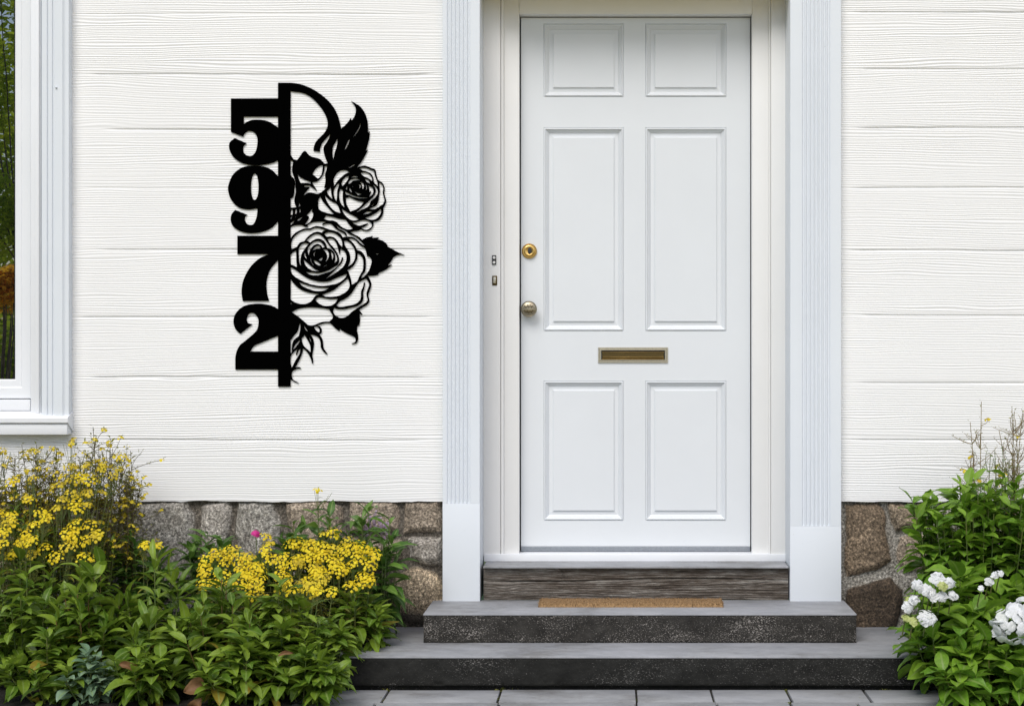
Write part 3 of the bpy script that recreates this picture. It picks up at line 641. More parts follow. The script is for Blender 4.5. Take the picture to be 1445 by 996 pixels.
CELLS = """A:100,188! 160,200 240,208 320,235 400,285 480,365 550,455 600,550 622,640 610,710 570,780 500,850 450,910 432,960 B:615,130 612,190! 735,210! 750,130 775,60 A:530,935 580,875 625,825 665,780! 640,850 600,920 B:850,60 818,120 818,190 835,270 860,350 900,440! 845,450 800,410 740,355 640,325 560,300 500,255 460,200! 430,192 390,220 330,310 270,385! 200,350 145,265!
A:762,850! 757,920 742,990 B:1050,200 1015,372! 997,270 1000,150 A:705,950
A:1085,625! 1080,690 1040,765 955,872! 1030,755 1065,690
A:937,868! 885,985 B:1245,165! A:866,985 918,868!
B:1443,463! 1320,532! 1350,535! 1460,478!
B:145,375! 200,412! 178,520 180,620 205,700 240,800 246,870! 232,870! 232,800 200,740 145,690!
C:232,-10! 248,80 250,170 235,250 222,330 235,410 262,470! 145,478! 145,290! 190,270 215,200 220,100
B:800,478! 795,570 770,680 710,750 690,745! 590,662! 640,570 720,505
B:838,500! 885,498! 880,560 848,670 856,780 848,860 828,945! 880,938! C:860,90 800,140 740,185 680,198 620,185 540,172 480,185 405,245! 440,180 500,110 535,60! 410,55! 440,30 530,30! 600,80 690,145! 640,60 600,0 B:582,826! 650,822 720,785 790,700 830,590
B:285,655! 330,720 400,760 480,795 560,825! 552,858! 480,845 352,850! 310,760
C:165,510! 185,515 190,570 185,625! 147,625! 150,550
C:250,510! 270,515 270,570 258,610! 238,610! 238,550
C:330,505! 348,510 345,575! 322,575!
C:325,380! 345,440! 305,460!
C:150,665! 182,662! 147,735!
C:240,655! 257,655! 238,700! 228,700!
C:285,720! 395,665! 340,725 290,752!
C:145,785! 235,740! 190,800 145,835!
C:590,495! 580,560 608,590! 600,660 560,740 500,800 430,825! 490,740 520,680 510,655 468,640! 530,570
F:145,148! 220,123 300,112 380,117 450,150 510,140! 480,120! 580,62 740,42 870,48! 800,85 785,115! 860,88 930,80 990,105 1050,170 1130,230 1220,275 1275,335! 1292,330! 1275,275 1225,235 1150,200 1100,160 1070,112! 1150,175 1240,215 G:540,225 600,280 660,310 740,345 810,400 880,470 945,540! 860,490 800,430 740,380 660,350 570,345 485,362! F:1160,290 1080,240 900,190 800,150 680,130 610,145 540,175 420,185 330,220 250,265 190,320 145,385!
F:170,622! 155,540 165,450 200,370 280,290 360,240 440,215 550,208 620,175 700,170 790,190 860,218! 800,240 778,270! 740,252 680,245 600,272 510,335 455,395 425,440! 350,460 300,510 275,560! 220,580
F:145,720! 190,665 255,625! 262,720 262,820 275,970! 210,935 145,910!
F:465,428! 530,365 610,310 690,292 750,310 810,360 870,440 930,525 1000,610 1065,700 1090,780 1085,840 1030,890! 1050,820 1050,740 1030,670 980,615 890,578! 860,490 810,425 740,390 670,392 600,425 545,462! 500,440
F:515,490! 460,560 410,630 370,700 350,790 345,860 355,960! 320,860 310,740 308,620 330,550 380,500 440,480
F:515,735! 490,640 500,580 550,510 620,455 700,435 760,455 810,510 840,560! 790,570! 760,520 700,495 640,510 590,550 545,610 525,670
F:585,635! 630,570 690,535 740,545 755,590! 690,595 640,610
F:612,690! 640,650! 660,640 632,700 635,745! 612,730
F:800,610! 850,600 900,630 925,700 915,780 880,840 850,862! 885,780 880,710 850,650
F:955,640! 1000,680 1015,740 1005,800 985,828! 980,740
F:440,660! 420,700 430,750 485,815! 455,740
F:710,815! 800,765! 790,810 750,838
F:610,825! 680,850 770,920! 720,930 650,890
F:550,760! 575,870 625,930! 590,910 548,820
J:805,85! 905,42! 870,75
J:405,-60! 480,10 560,80 640,140 740,185! 650,178 570,160 500,120 440,50
F:895,395! 960,382 1020,405 1070,470 1100,550 1125,650 1145,715! 1155,640 1160,590! 1220,625 1265,680 1285,760 1270,860 1230,940 J:1200,110 1100,190 980,270 855,345! 950,255 1050,160 1120,80 F:1170,900 1200,830 1218,800 1205,765! 1190,770 1170,840 1120,920 J:1060,120 960,185 860,220 740,258 620,265 520,245 460,200! 600,212 700,222 820,200 940,155 1040,90 F:1095,930 1125,870 1130,800 1115,730 1085,660 1020,570 940,480
F:825,290! 880,265 960,258 1050,285 1130,340 1180,410 1200,500 1195,562! 1140,500 1090,420 1030,365 960,342 880,345
G:510,435! 560,430 640,480 700,560 735,650 740,740 720,830 660,910 575,970! 620,880 635,780 620,680 570,590 525,520
G:590,390! 660,385 730,410 790,470 850,530 930,580 960,650 985,755! 1010,745 1050,780 1075,850 1060,920 1035,1000 H:1000,200 930,280 855,340! 880,270 940,180 955,60 G:955,870 945,780 910,700 850,640 790,620 770,610! 740,540 690,470 630,415
G:785,680! 850,730 895,800 905,880 H:905,60 895,160 850,240 810,320 780,390 720,430 665,465! 650,350 620,250 600,190 575,165! 650,120 720,50 760,-30 G:782,790
J:145,100! 250,160 400,270 550,350 700,390 830,400 950,380 1080,320 1290,235! 1270,300 1200,370 1100,430 950,465 800,482 650,470 480,425 330,355 220,285 160,210
J:315,405! 420,445 560,490 700,515 800,520 925,522! 850,570 720,588 600,575 480,530 380,480
J:145,340! 200,420 300,520 430,590 560,625 730,655! 650,685 610,740 560,800 480,840 380,852 280,835 200,800 145,760!
J:785,665! 900,620 1020,570 1130,480 1240,390 1310,325! 1345,430 1345,500 1300,580 1200,650 1080,695 960,708 860,700
J:650,770! 690,725 750,715 830,730 950,750 1110,742! 1070,810 1000,870 900,892 800,880 720,840
H:355,880! 430,795 530,745 620,680 700,580 760,480 810,410 870,375 960,335! 1010,410 1022,470 990,560 968,640 978,710 990,780 930,840 830,900 720,975 I:960,100 930,130 890,165 830,183 770,175 720,140 692,90! 715,42! H:360,950 440,958 540,950 700,915 800,880 880,810 905,720 900,620 920,540 940,440 930,405! 915,420 900,500 860,590 855,700 830,780 740,850 600,885 480,908 400,905
I:115,105! 200,60 320,38 450,38 560,50 640,62! 695,155! 690,190 645,235! 560,238 480,265 410,290 350,285 300,245 230,185 170,140
J:145,820! 190,845! 145,855!
I:100,500! 150,430 200,370 225,270 238,262! 235,350 215,440! 150,490 122,560 118,660! 100,690!
I:222,500! 235,510 150,620 135,630! 160,570
I:195,620! 175,700 185,710! 215,640 240,615! 225,690 170,780 115,890! 98,800 105,720 140,670
I:285,410! 330,480 375,570 383,670! 330,620 280,570 258,500 262,460 285,455!
I:355,440! 385,500 390,530! 370,490
I:280,280! 345,375! 310,350
I:425,312! 470,305 505,340 505,385 480,380 450,350
D:310,470! 298,380 310,300 360,220 430,165 520,148 580,165 620,195! 540,225 460,290 380,370
D:610,265! 590,340 540,410 485,475! 462,440 475,370 530,300
D:645,300! 700,275 760,272 800,295! 720,298
D:605,435! 600,400 640,350 710,325 780,325 845,355! 760,355 690,370 650,410
D:695,405! 680,450 705,498! 695,500 676,450 688,408
D:830,395! 880,400 915,450 912,510 885,550! 880,480 865,430
D:810,440! 850,450 855,490 810,535! 825,490
D:940,420! 975,480 975,530 945,580! 960,500
D:710,570! 770,610 870,632! 810,655 760,625
D:640,500! 650,550 678,605! 630,570 618,530
D:575,470! 578,545! 550,540 555,500
D:535,585! 620,630 720,675 850,703 990,709! 990,719! 850,722 720,700 610,655 545,635
D:545,710! 600,705! 610,690! 700,735 800,775 915,795! 850,880 750,950 640,990! 590,900 555,820
D:440,530! 490,570 485,650 490,760 520,910! 450,830 415,720 412,620
D:400,410! 405,470 375,560 370,680 358,780! 320,720 298,620 310,540 350,470
D:240,480! 250,600 272,735! 200,660 158,580! 210,530
D:1000,460! 1080,500 1110,570 1090,640 1015,705! 1060,600 1060,570! 1030,590 1020,500
D:925,320! 1000,350 1045,420! 980,390
D:845,205! 920,195 1000,215 1060,270 1085,330 1080,370! 1020,320 930,280 880,245
D:825,115! 900,98 980,110 1060,145 1120,165! 1140,260 1170,340 1190,400 1200,475! 1140,420 1115,390! 1105,300 1060,220 980,180 880,150
D:1095,440! 1150,480 1195,560 1190,640 1130,720 1060,780 1020,870 950,920 E:850,460 735,532! 800,470 900,380 1000,290 1100,190 1150,100 1150,20
D:1225,400! 1280,440 1310,520 1300,600 1315,680 1335,760 1310,830 1275,860! 1200,910 1130,942 1015,945! 1100,900 1170,860 1210,770 1225,660 1240,570 1230,480
D:1125,825! 1100,870 1065,880!
E:890,545! 980,490 1100,485! 1000,530
E:940,615! 1060,570 1180,500 1255,430! 1265,500 1230,570 1170,630 1090,655 1000,640
E:668,705! 760,700 870,665 960,665 1040,700 1080,750 1060,810 980,855 920,850 860,820! 930,790 1005,735! 985,722 900,755 820,770 750,750
E:460,425! 540,480 640,540 740,590 815,650! 740,665 650,655 560,590 500,510
E:120,150! 190,230 280,290 370,340 410,420 440,515! 350,490 260,420 180,310 135,220
C:745,245! 800,350 900,470 1030,615! 900,590 780,550 715,495 705,390 720,310
E:145,570! 260,590 400,630 550,655! 600,730 650,790 695,835! 600,850 500,820 420,760 360,700 290,670 200,665 100,635!
K:425,552! 500,548! 465,568"""
BAR = "S:392.4,117.2! 410,117.2! 410,545.4! 392.4,545.4!"
D5 = "P:112,170! 412,170! 412,282! 190,282! 190,325! 230,305 285,300 345,312 402,348! 412,348! 412,545! 400,548! 350,568 270,578 190,568 130,530 103,480 105,440 135,412! 208,443! 188,465 190,500 215,520 240,520 265,490 275,430 265,390 240,370 215,370 195,385 187,404! 112,374!"
D9 = "P:412,650! 400,645! 360,605 310,585 250,580 180,592 125,635 97,700 97,740 115,790 160,835 220,848 275,840! 270,890 255,930 235,943 210,935 197,912 200,890 213,880! 138,850! 115,880 112,920 130,955 170,980 230,993 300,985 360,960 400,918! 412,918!"
D9H = "P:258,627 242,650 234,710 241,770 258,790 275,765 281,710 274,650"
D7 = "Q:134,126! 365,126! 365,250! 353,257! 310,310 292,370 293,430 305,478! 163,478! 157,430 165,370 200,300 250,250 303,225! 134,225!"
D2 = "Q:365,525! 353,520! 310,500 240,492 170,505 125,545 113,590 125,630 150,655! 215,603! 190,595 185,570 200,545 225,545 245,570 248,600 235,640 180,690 145,720 125,770 123,848! 365,848! 365,750! 203,750! 225,720 270,700 353,665! 365,660!"
SS = 8; OX, OY, WW, HH = 318.0, 113.0, 258, 437
def raster(poly, m, val):
    p = (poly-np.array([OX, OY]))*SS; H, Wd = m.shape
    y0, y1 = max(0, int(p[:, 1].min())), min(H-1, int(p[:, 1].max())+1)
    a = p; b = np.roll(p, -1, 0)
    for r in range(y0, y1+1):
        y = r+.5; c = (a[:, 1] <= y) != (b[:, 1] <= y)
        if not c.any(): continue
        xx = np.sort(a[c, 0]+(y-a[c, 1])/(b[c, 1]-a[c, 1])*(b[c, 0]-a[c, 0]))
        for s, e in zip(xx[0::2], xx[1::2]):
            i0, i1 = max(0, int(math.ceil(s-.5))), min(Wd, int(math.ceil(e-.5)))
            if i1 > i0: m[r, i0:i1] = val
def blank(): return np.zeros((HH*SS, WW*SS), np.float32)
def contours(m):
    """marching squares on a lightly blurred mask -> closed loops in photo pixels"""
    f = np.pad(m, 2)
    for _ in range(3):
        f = (np.roll(f, 1, 0)+np.roll(f, -1, 0)+2*f)/4; f = (np.roll(f, 1, 1)+np.roll(f, -1, 1)+2*f)/4
    ins = f > .5; H, Wd = f.shape
    code = ins[:-1, :-1]*1+ins[:-1, 1:]*2+ins[1:, 1:]*4+ins[1:, :-1]*8
    nxt = {}
    def pt(e):
        r, c, k = e
        if k == 0: a, b = f[r, c], f[r, c+1]; return (c+(.5-a)/(b-a), r)
        a, b = f[r, c], f[r+1, c]; return (c, r+(.5-a)/(b-a))
    T = {1: [(3, 0)], 2: [(0, 1)], 3: [(3, 1)], 4: [(1, 2)], 5: [(3, 0), (1, 2)], 6: [(0, 2)], 7: [(3, 2)], 8: [(2, 3)], 9: [(2, 0)], 10: [(0, 1), (2, 3)], 11: [(2, 1)], 12: [(1, 3)], 13: [(1, 0)], 14: [(0, 3)]}
    for r, c in zip(*np.nonzero((code > 0) & (code < 15))):
        ed = ((r, c, 0), (r, c+1, 1), (r+1, c, 0), (r, c, 1))
        for a, b in T[int(code[r, c])]: nxt[ed[a]] = ed[b]
    loops = []
    while nxt:
        s, e = next(iter(nxt.items())); L = [s]; del nxt[s]
        while e != s and e in nxt: L.append(e); e2 = nxt.pop(e); e = e2
        P = np.array([pt(q) for q in L])
        if len(P) < 14: continue
        loops.append((P-1.5)/SS+np.array([OX, OY]))
    return loops
def rdp(P, eps):
    n = len(P); i = int(np.argmax(((P-P[0])**2).sum(1))); keep = {0, i}; st = [(0, i), (i, n)]
    Q = np.vstack([P, P[:1]])
    while st:
        a, b = st.pop()
        if b-a < 2: continue
        s, e = Q[a], Q[b]; d = e-s; L = math.hypot(*d)+1e-9; w = Q[a+1:b]-s
        h = np.abs(w[:, 0]*d[1]-w[:, 1]*d[0])/L; k = int(np.argmax(h))
        if h[k] > eps: k += a+1; keep.add(k); st += [(a, k), (k, b)]
    return P[sorted(keep)]
SY = .0385    # back face of the plate, just off the siding
def plate(name, m, parent, th=.004):
    cu = bpy.data.curves.new('t', 'CURVE'); cu.dimensions = '2D'; cu.fill_mode = 'BOTH'; cu.extrude = th/2
    for P in contours(m):
        P = rdp(P, .05)
        if len(P) < 3: continue
        sp = cu.splines.new('POLY'); sp.points.add(len(P)-1); sp.use_cyclic_u = True
        co = np.ones((len(P), 4)); co[:, 0] = (P[:, 0]-860)/FOC*(DIST+SY); co[:, 1] = CAMZ-(P[:, 1]-500)/FOC*(DIST+SY); co[:, 2] = 0
        sp.points.foreach_set('co', co.ravel())
    t = bpy.data.objects.new('t', cu); me = bpy.data.meshes.new_from_object(t); bpy.data.objects.remove(t)
    me.transform(Matrix.Rotation(R(90), 4, 'X')); me.transform(Matrix.Translation((0, SY, 0))); me.name = name; me.materials.clear()
    return link(name, me, parent, M['black_metal'])
sign = empty('house_number_sign', (X(401, SY), SY, Z(545, SY)), 'black cut metal sign of half skull, roses and number 5972 on white siding', 'house number')
def mk(*polys):
    m = blank()
    for s, v in polys: raster(trace(s), m, v)
    return m
plate('bar', mk((BAR, 1)), sign, .0050)
plate('digit', mk((D5, 1)), sign); plate('digit', mk((D9, 1), (D9H, 0)), sign, .0042); plate('digit', mk((D7, 1)), sign); plate('digit', mk((D2, 1)), sign)
art = blank(); raster(trace(OUTER), art, 1)
for ln in CELLS.split('\n'): raster(trace(ln), art, 0)
REG = [('rose', "S:476,238! 503,236! 560,236! 560,331! 514,331! 494,326.5! 470,313.5! 455,310! 447,303! 447,283! 457,272! 462,262! 468,245!"),
       ('leaf', "S:480.5,183! 470,192! 466,215! 468,245! 476,238! 503,236.2! 530,236! 530,130! 485,130! 478,176!"),
       ('leaf', "S:511,338.2! 516.5,347.5! 519,361.5! 524.6,369! 521,384! 518.5,391! 600,391! 600,325! 514,325!"),
       ('leaf', "S:473,442! 480,447! 484,448! 492,445.5! 499.5,439! 507,435.5! 525,435! 525,500! 480,490! 465,458! 464.5,453.5! 469.5,448.5!"),
       ('stem', "S:406,440! 412,442! 425,450! 436,459.5! 444,458.5! 466,452! 470,457! 470,545! 406,545!"),
       ('rose', "S:406,319.5! 425,317! 431,319.5! 452,312! 470,313.5! 494,326.5! 514,331! 540,360! 540,432! 507,436! 494,450! 474,450! 469,460! 440,462! 425,450! 406,440!")]
left_ = art.copy(); res = []
for nm, s in REG:
    r = blank(); raster(trace(s), r, 1); part = np.minimum(left_, r); left_ = left_*(1-r)
    g = r.copy()      # overlap neighbours by a hair so no seam shows
    for ax in (0, 1): g = np.maximum(np.maximum(g, np.roll(g, 2, ax)), np.roll(g, -2, ax))
    res.append((nm, np.minimum(art, g)))
plate('skull', left_, sign, .0040)
for k, (nm, m) in enumerate(res): plate(nm, m, sign, .0041+.0001*k)
# ================================================================ GROUND
def sheet(name, x0, x1, y0, y1, z, step, amp, mat, seed=0, kind='structure', sc=6):
    xs = np.arange(x0, x1+step, step); ys = np.arange(y0, y1+step, step); Xg, Yg = np.meshgrid(xs, ys)
    Zg = z+amp*(fbm(Xg*sc, Yg*sc, seed, 4)-.5); V = np.stack([Xg, Yg, Zg], -1).reshape(-1, 3); ny, nx = Xg.shape; i = np.arange(ny*nx).reshape(ny, nx)
    o = link(name, np_mesh(name, V, np.stack([i[:-1, :-1], i[:-1, 1:], i[1:, 1:], i[1:, :-1]], -1).reshape(-1, 4)), None, mat, True); o['kind'] = kind; return o
sheet('ground', -80, 80, -120, 40, -.06, 4, 0, M['lawn'])
sheet('warm_bounce_yard', -14, 14, -16, -2.4, -.035, .25, .01, M['bounce_sand'], 5)  # unseen ground added to bounce warm light up the house front
sheet('soil', -3.9, S2[0]-.002, -1.0, .05, .012, .02, .03, M['soil'], 3)
sheet('soil', S2[1]+.002, 3.1, -1.0, .05, .012, .02, .03, M['soil'], 4)
def paving():
    mb = MB(); mb.box(-3.9, 3.1, -2.5, -.53, -.060, -.045)
    rs = random.Random(3)
    rows = [(-.562, -.752, [-1.75, -1.2, -.783, -.384, .094, .359, .626, .90, 1.35, 1.9, 2.5]), (-.757, -1.12, [-1.6, -1.1, -.80, -.377, .091, .365, .617, .845, 1.3, 1.8, 2.4])]
    y = -1.125
    while y > -2.35:
        d = rs.uniform(.28, .42); rows.append((y, y-d+.006, list(np.cumsum([-3.8]+[rs.uniform(.3, .6) for _ in range(16)])))); y -= d
    for k, (ya, yb, xs) in enumerate(rows):
        for a, b in zip(xs, xs[1:]):
            if b > 3.1: break
            z = rs.uniform(-.0015, .0015)-.0005; g = .0035+rs.uniform(0, .002)
            mb.box(a+g, b-g, yb+.002, ya-.001, -.05, z, .003, 2)
    o = mb.build('paving', M['paver']); auto_smooth(o, 40); o['kind'] = 'structure'; return o
paving()
jo = sheet('paving_joints', -3.9, 3.1, -2.6, -.53, -.010, .03, .016, M['joint'], 8, sc=9)

# ================================================================ PLANT TOOLS
rng = np.random.RandomState(21)
def leaf_batch(P, D, U, L, W, curl, fold=.35, nseg=6, prof=None, tint=None, wav=0.0):
    """P,D,U (n,3): base, direction, up-ish; L,W,curl (n). Returns V,F,attrs. Leaves are folded along the rib and curl down."""
    n = len(P); D = D/np.linalg.norm(D, axis=1, keepdims=True)
    S = np.cross(D, U); S /= np.linalg.norm(S, axis=1, keepdims=True)+1e-9; Nn = np.cross(S, D)
    t = np.linspace(0, 1, nseg+1)
    if prof is None: prof = np.sin(np.pi*np.clip(t, 0, 1)**.85)**.9
    prof = np.array(prof).copy(); prof[0] = max(prof[0], .06); prof[-1] = .02
    k = curl[:, None]+1e-4; a = k*t[None, :]
    lx = np.sin(a)/k*L[:, None]; lz = -(1-np.cos(a))/k*L[:, None]
    acr = np.array([-1, -.5, 0, .5, 1.]); V = np.empty((n, nseg+1, 5, 3))
    for j, c in enumerate(acr):
        w = c*W[:, None]*prof[None, :]*.5
        up = (abs(c)**1.4)*fold*W[:, None]*prof[None, :]*.5
        if wav: up = up+wav*W[:, None]*np.sin(t[None, :]*11+j*2.1+rng.rand(n)[:, None]*6)*abs(c)
        nx = -np.sin(-a); # tilt of local normal along the curl
        V[:, :, j] = P[:, None]+D[:, None]*(lx+up*np.sin(a))[..., None]+Nn[:, None]*(lz+up*np.cos(a))[..., None]+S[:, None]*w[..., None]
    m = (nseg+1)*5; base = (np.arange(n)*m)[:, None, None]
    i = np.arange(m).reshape(nseg+1, 5); f = np.stack([i[:-1, :-1], i[:-1, 1:], i[1:, 1:], i[1:, :-1]], -1).reshape(1, -1, 4)
    F = (f+base).reshape(-1, 4)
    if tint is None: tint = rng.rand(n)
    T = np.repeat(tint, m); A = np.tile(np.tile(np.abs(acr), nseg+1), n)
    return V.reshape(-1, 3), F, T, A
def merge(bs):
    V, F, T, A = [], [], [], []; off = 0
    for v, f, t, a in bs: V.append(v); F.append(f+off); T.append(t); A.append(a); off += len(v)
    return np.concatenate(V), np.concatenate(F), np.concatenate(T), np.concatenate(A)
def leaf_mesh(name, bs): V, F, T, A = merge(bs); return np_mesh(name, V, F, {'tint': T, 'across': A})
def tubes(name, paths, sides=5):
    """paths: list of (pts (k,3), r0, r1)"""
    Vs, Fs, off = [], [], 0
    for pts, r0, r1 in paths:
        pts = np.asarray(pts, float); k = len(pts); tg = np.gradient(pts, axis=0); tg /= np.linalg.norm(tg, axis=1, keepdims=True)+1e-9
        a = np.cross(tg, np.array([.3, 1, .1])); a /= np.linalg.norm(a, axis=1, keepdims=True)+1e-9; b = np.cross(tg, a)
        r = np.linspace(r0, r1, k)[:, None, None]; th = np.linspace(0, 2*np.pi, sides, endpoint=False)
        V = pts[:, None]+r*(a[:, None]*np.cos(th)[None, :, None]+b[:, None]*np.sin(th)[None, :, None])
        i = np.arange(k*sides).reshape(k, sides)+off; j = np.roll(i, -1, 1)
        Fs.append(np.stack([i[:-1], j[:-1], j[1:], i[1:]], -1).reshape(-1, 4)); Vs.append(V.reshape(-1, 3)); off += k*sides
    return np_mesh(name, np.concatenate(Vs), np.concatenate(Fs))
def bez(a, b, bow, n=9):
    t = np.linspace(0, 1, n)[:, None]; a, b, bow = map(np.array, (a, b, bow)); return a*(1-t)+b*t+bow*(4*t*(1-t))*.5
UP = np.array([0, 0, 1.])
def dirs(az, el): return np.stack([np.cos(az)*np.cos(el), np.sin(az)*np.cos(el), np.sin(el)], 1)

def stem_leaves(path, n, L, W, t0=.25, el=(-.2, .9), curl=(.5, 1.2), tintb=0., sz=(.6, 1, .7), pairs=False, fold=.35, wav=0., yaw=None):
    """leaves up one stem in a golden spiral; upper ones steeper, forming a rosette"""
    t = t0+(1-t0)*np.linspace(0, 1, n)**.8
    idx = t*(len(path)-1); i0 = np.clip(idx.astype(int), 0, len(path)-2); fr = (idx-i0)[:, None]; P = path[i0]*(1-fr)+path[i0+1]*fr
    az = np.arange(n)*2.39996+rng.rand()*6.28+rng.randn(n)*.3
    e = el[0]+(el[1]-el[0])*t**2+rng.randn(n)*.18
    D = dirs(az, e); U = np.tile(UP, (n, 1))+rng.randn(n, 3)*.25+D*.0
    s = np.interp(t, [t0, (1+t0)/2, 1], sz)*(1+.18*rng.randn(n)); s = np.clip(s, .35, 1.4)
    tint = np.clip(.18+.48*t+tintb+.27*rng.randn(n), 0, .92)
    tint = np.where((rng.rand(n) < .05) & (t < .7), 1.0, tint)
    return leaf_batch(P+D*.004, D, U, L*s, W*s*(1+.1*rng.randn(n)), rng.uniform(*curl, n), fold=fold, tint=tint, wav=wav)

def leafy_plant(name, label, cat, x, y, top, spread, stems, L, W, per=22, mat='leaf', stem='stem', depth=None, group=None, fore=.15, t0=.2, tintb=0., low=.55, **k):
    """stems fan from a crown at (x,y); heights vary between low*top and top"""
    root = empty(name, (x, y, .0), label, cat, group); bs, tb = [], []; depth = depth or spread*.7
    for i in range(stems):
        a = rng.uniform(0, 6.28); r = math.sqrt(rng.rand())
        ox, oy = math.cos(a)*r*spread, math.sin(a)*r*depth
        h = top*(1-(1-low)*r**1.5)*(.88+.16*rng.rand())
        end = np.array([x+ox, min(y+oy-fore*r*.3, -.03), h]); st = np.array([x+ox*.35, min(y+oy*.35, -.02), .0])
        path = bez(st, end, (ox*.15, oy*.15, 0))
        bs.append(stem_leaves(path, per, L, W, t0, tintb=tintb, **k)); tb.append((path, .0035, .0016))
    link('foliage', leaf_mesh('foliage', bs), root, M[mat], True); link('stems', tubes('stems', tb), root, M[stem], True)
    return root

def florets(C0, Nrm, n, rad, dome, pr, petals=5, flat=1.0, tint=None, jit=.3, disc=True):
    """n florets spread over a domed head: each floret is `petals` small curved petals"""
    out = []; Nrm = Nrm/np.linalg.norm(Nrm); a = np.cross(Nrm, [.3, .9, .2]); a /= np.linalg.norm(a); b = np.cross(Nrm, a)
    i = np.arange(n)+.5; r = np.sqrt(i/n); th = i*2.39996+rng.rand()*6
    if disc: dirn = Nrm*np.sqrt(np.clip(1-(r*dome)**2, 0, 1))[:, None]+a*(np.cos(th)*r*dome)[:, None]+b*(np.sin(th)*r*dome)[:, None]; pos = C0+(a*np.cos(th)[:, None]+b*np.sin(th)[:, None])*(r*rad)[:, None]+Nrm*(rad*.45*dome*(1-r*r))[:, None]
    else:
        ph = np.arccos(1-1.55*i/n); dirn = Nrm*np.cos(ph)[:, None]+(a*np.cos(th)[:, None]+b*np.sin(th)[:, None])*np.sin(ph)[:, None]; pos = C0+dirn*rad*flat
    pos = pos+rng.randn(n, 3)*rad*.06
    dirn = dirn+rng.randn(n, 3)*jit*.5; dirn /= np.linalg.norm(dirn, axis=1, keepdims=True)
    u = np.cross(dirn, [.2, .3, 1]); u /= np.linalg.norm(u, axis=1, keepdims=True); v = np.cross(dirn, u)
    sz = pr*(1+.2*rng.randn(n)); tn = np.clip((.5+.25*rng.randn(n)) if tint is None else tint+.15*rng.randn(n), 0, .92)
    for k in range(petals):
        q = 2*math.pi*k/petals+rng.rand(n)*.3; D = u*np.cos(q)[:, None]+v*np.sin(q)[:, None]+dirn*.35
        out.append(leaf_batch(pos, D, dirn, sz, sz*(1.25 if petals <= 4 else .95), np.full(n, .9), fold=-.2, nseg=3, prof=[.35, .9, 1., .5], tint=tn))
    return out

# ================================================================ LEFT BED
# front row of glossy leaved shrubs
front = [
 (35, -.55, .50, .17, 'dark green leafy shrub at the left edge below the brown-stemmed yellow bush', 'leaf'),
 (128, -.62, .46, .15, 'upright leafy shrub with reddish stems, second in the front row from the left edge', 'leaf'),
 (225, -.55, .47, .17, 'tall pale-veined leafy shrub left of centre in the front row, under the bare stone wall', 'leaf'),
 (318, -.62, .42, .16, 'broad green leafy shrub directly in front of the yellow flower patch', 'leaf'),
 (402, -.60, .38, .15, 'bright green leafy shrub right of centre in the front row', 'leaf'),
 (462, -.66, .30, .11, 'low leafy shrub nearest the left end of the stone steps', 'leaf')]
for i, (px, y, top, sp, lab, mt) in enumerate(front):
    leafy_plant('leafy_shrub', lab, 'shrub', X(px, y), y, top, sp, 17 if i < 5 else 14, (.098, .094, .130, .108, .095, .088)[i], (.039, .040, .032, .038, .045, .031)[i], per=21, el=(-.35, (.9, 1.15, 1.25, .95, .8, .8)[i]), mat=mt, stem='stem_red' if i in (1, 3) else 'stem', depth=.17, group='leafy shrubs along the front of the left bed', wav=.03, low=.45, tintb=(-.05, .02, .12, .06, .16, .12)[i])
low = [(70, -.80, .24, 'low spreading leafy plant at the front left of the bed'), (200, -.82, .22, 'low green plant beside the brown dead leaf'),
       (345, -.82, .22, 'low leafy plant with yellowing leaves at the paving edge'), (425, -.78, .20, 'small bright plant at the corner of bed and paving')]
for px, y, top, lab in low:
    leafy_plant('bedding_plant', lab, 'plant', X(px, y), y, top, .15, 11, .092, .042, per=15, depth=.08, group='low plants along the paving edge', wav=.03, low=.5, tintb=.12)
leafy_plant('sedum_plant', 'small blue-green rosette plant low at the front left', 'plant', X(128, -.86), -.86, .20, .07, 9, .055, .034, per=14, mat='leaf_blue', depth=.05, wav=.02)
# broad leaved plants against the wall
for px, y, top, sp, lab in ((300, -.16, .54, .11, 'small broad-leaved plant against the grey stones left of the pink flower'), (450, -.15, .66, .14, 'tall broad-leaved plant with a single yellow bloom above, against the stone wall'),
                            (525, -.17, .61, .13, 'dark leafy plant beside the round beige boulder'), (372, -.14, .44, .07, 'small leafy plant under the single pink flower'),
                            (200, -.20, .52, .10, 'broad-leaved plant at the right edge of the brown-stemmed bush')):
    leafy_plant('broad_leaved_plant', lab, 'plant', X(px, y), y, top, sp, 15, .105, .036, per=20, mat='leaf_back', depth=.07, group='broad-leaved plants along the stone wall', wav=.05, low=.72)
leafy_plant('broad_leaved_plant', 'drooping leafy plant overhanging the step corner beside the boulder', 'plant', X(505, -.36), -.36, .36, .10, 13, .10, .034, per=18, mat='leaf', depth=.10, group='broad-leaved plants along the stone wall', wav=.04, low=.55, tintb=.15)

for px, top, lab in ((25, .70, 'narrow-leaved green growth inside the brown-stemmed bush at the left edge'), (110, .68, 'narrow-leaved green growth inside the brown-stemmed bush below the window corner')):
    leafy_plant('narrow_leaved_plant', lab, 'plant', X(px, -.28), -.28, top, .15, 20, .062, .015, per=34, mat='leaf', depth=.08, group='narrow-leaved growth inside the left bush', low=.7, tintb=.05)
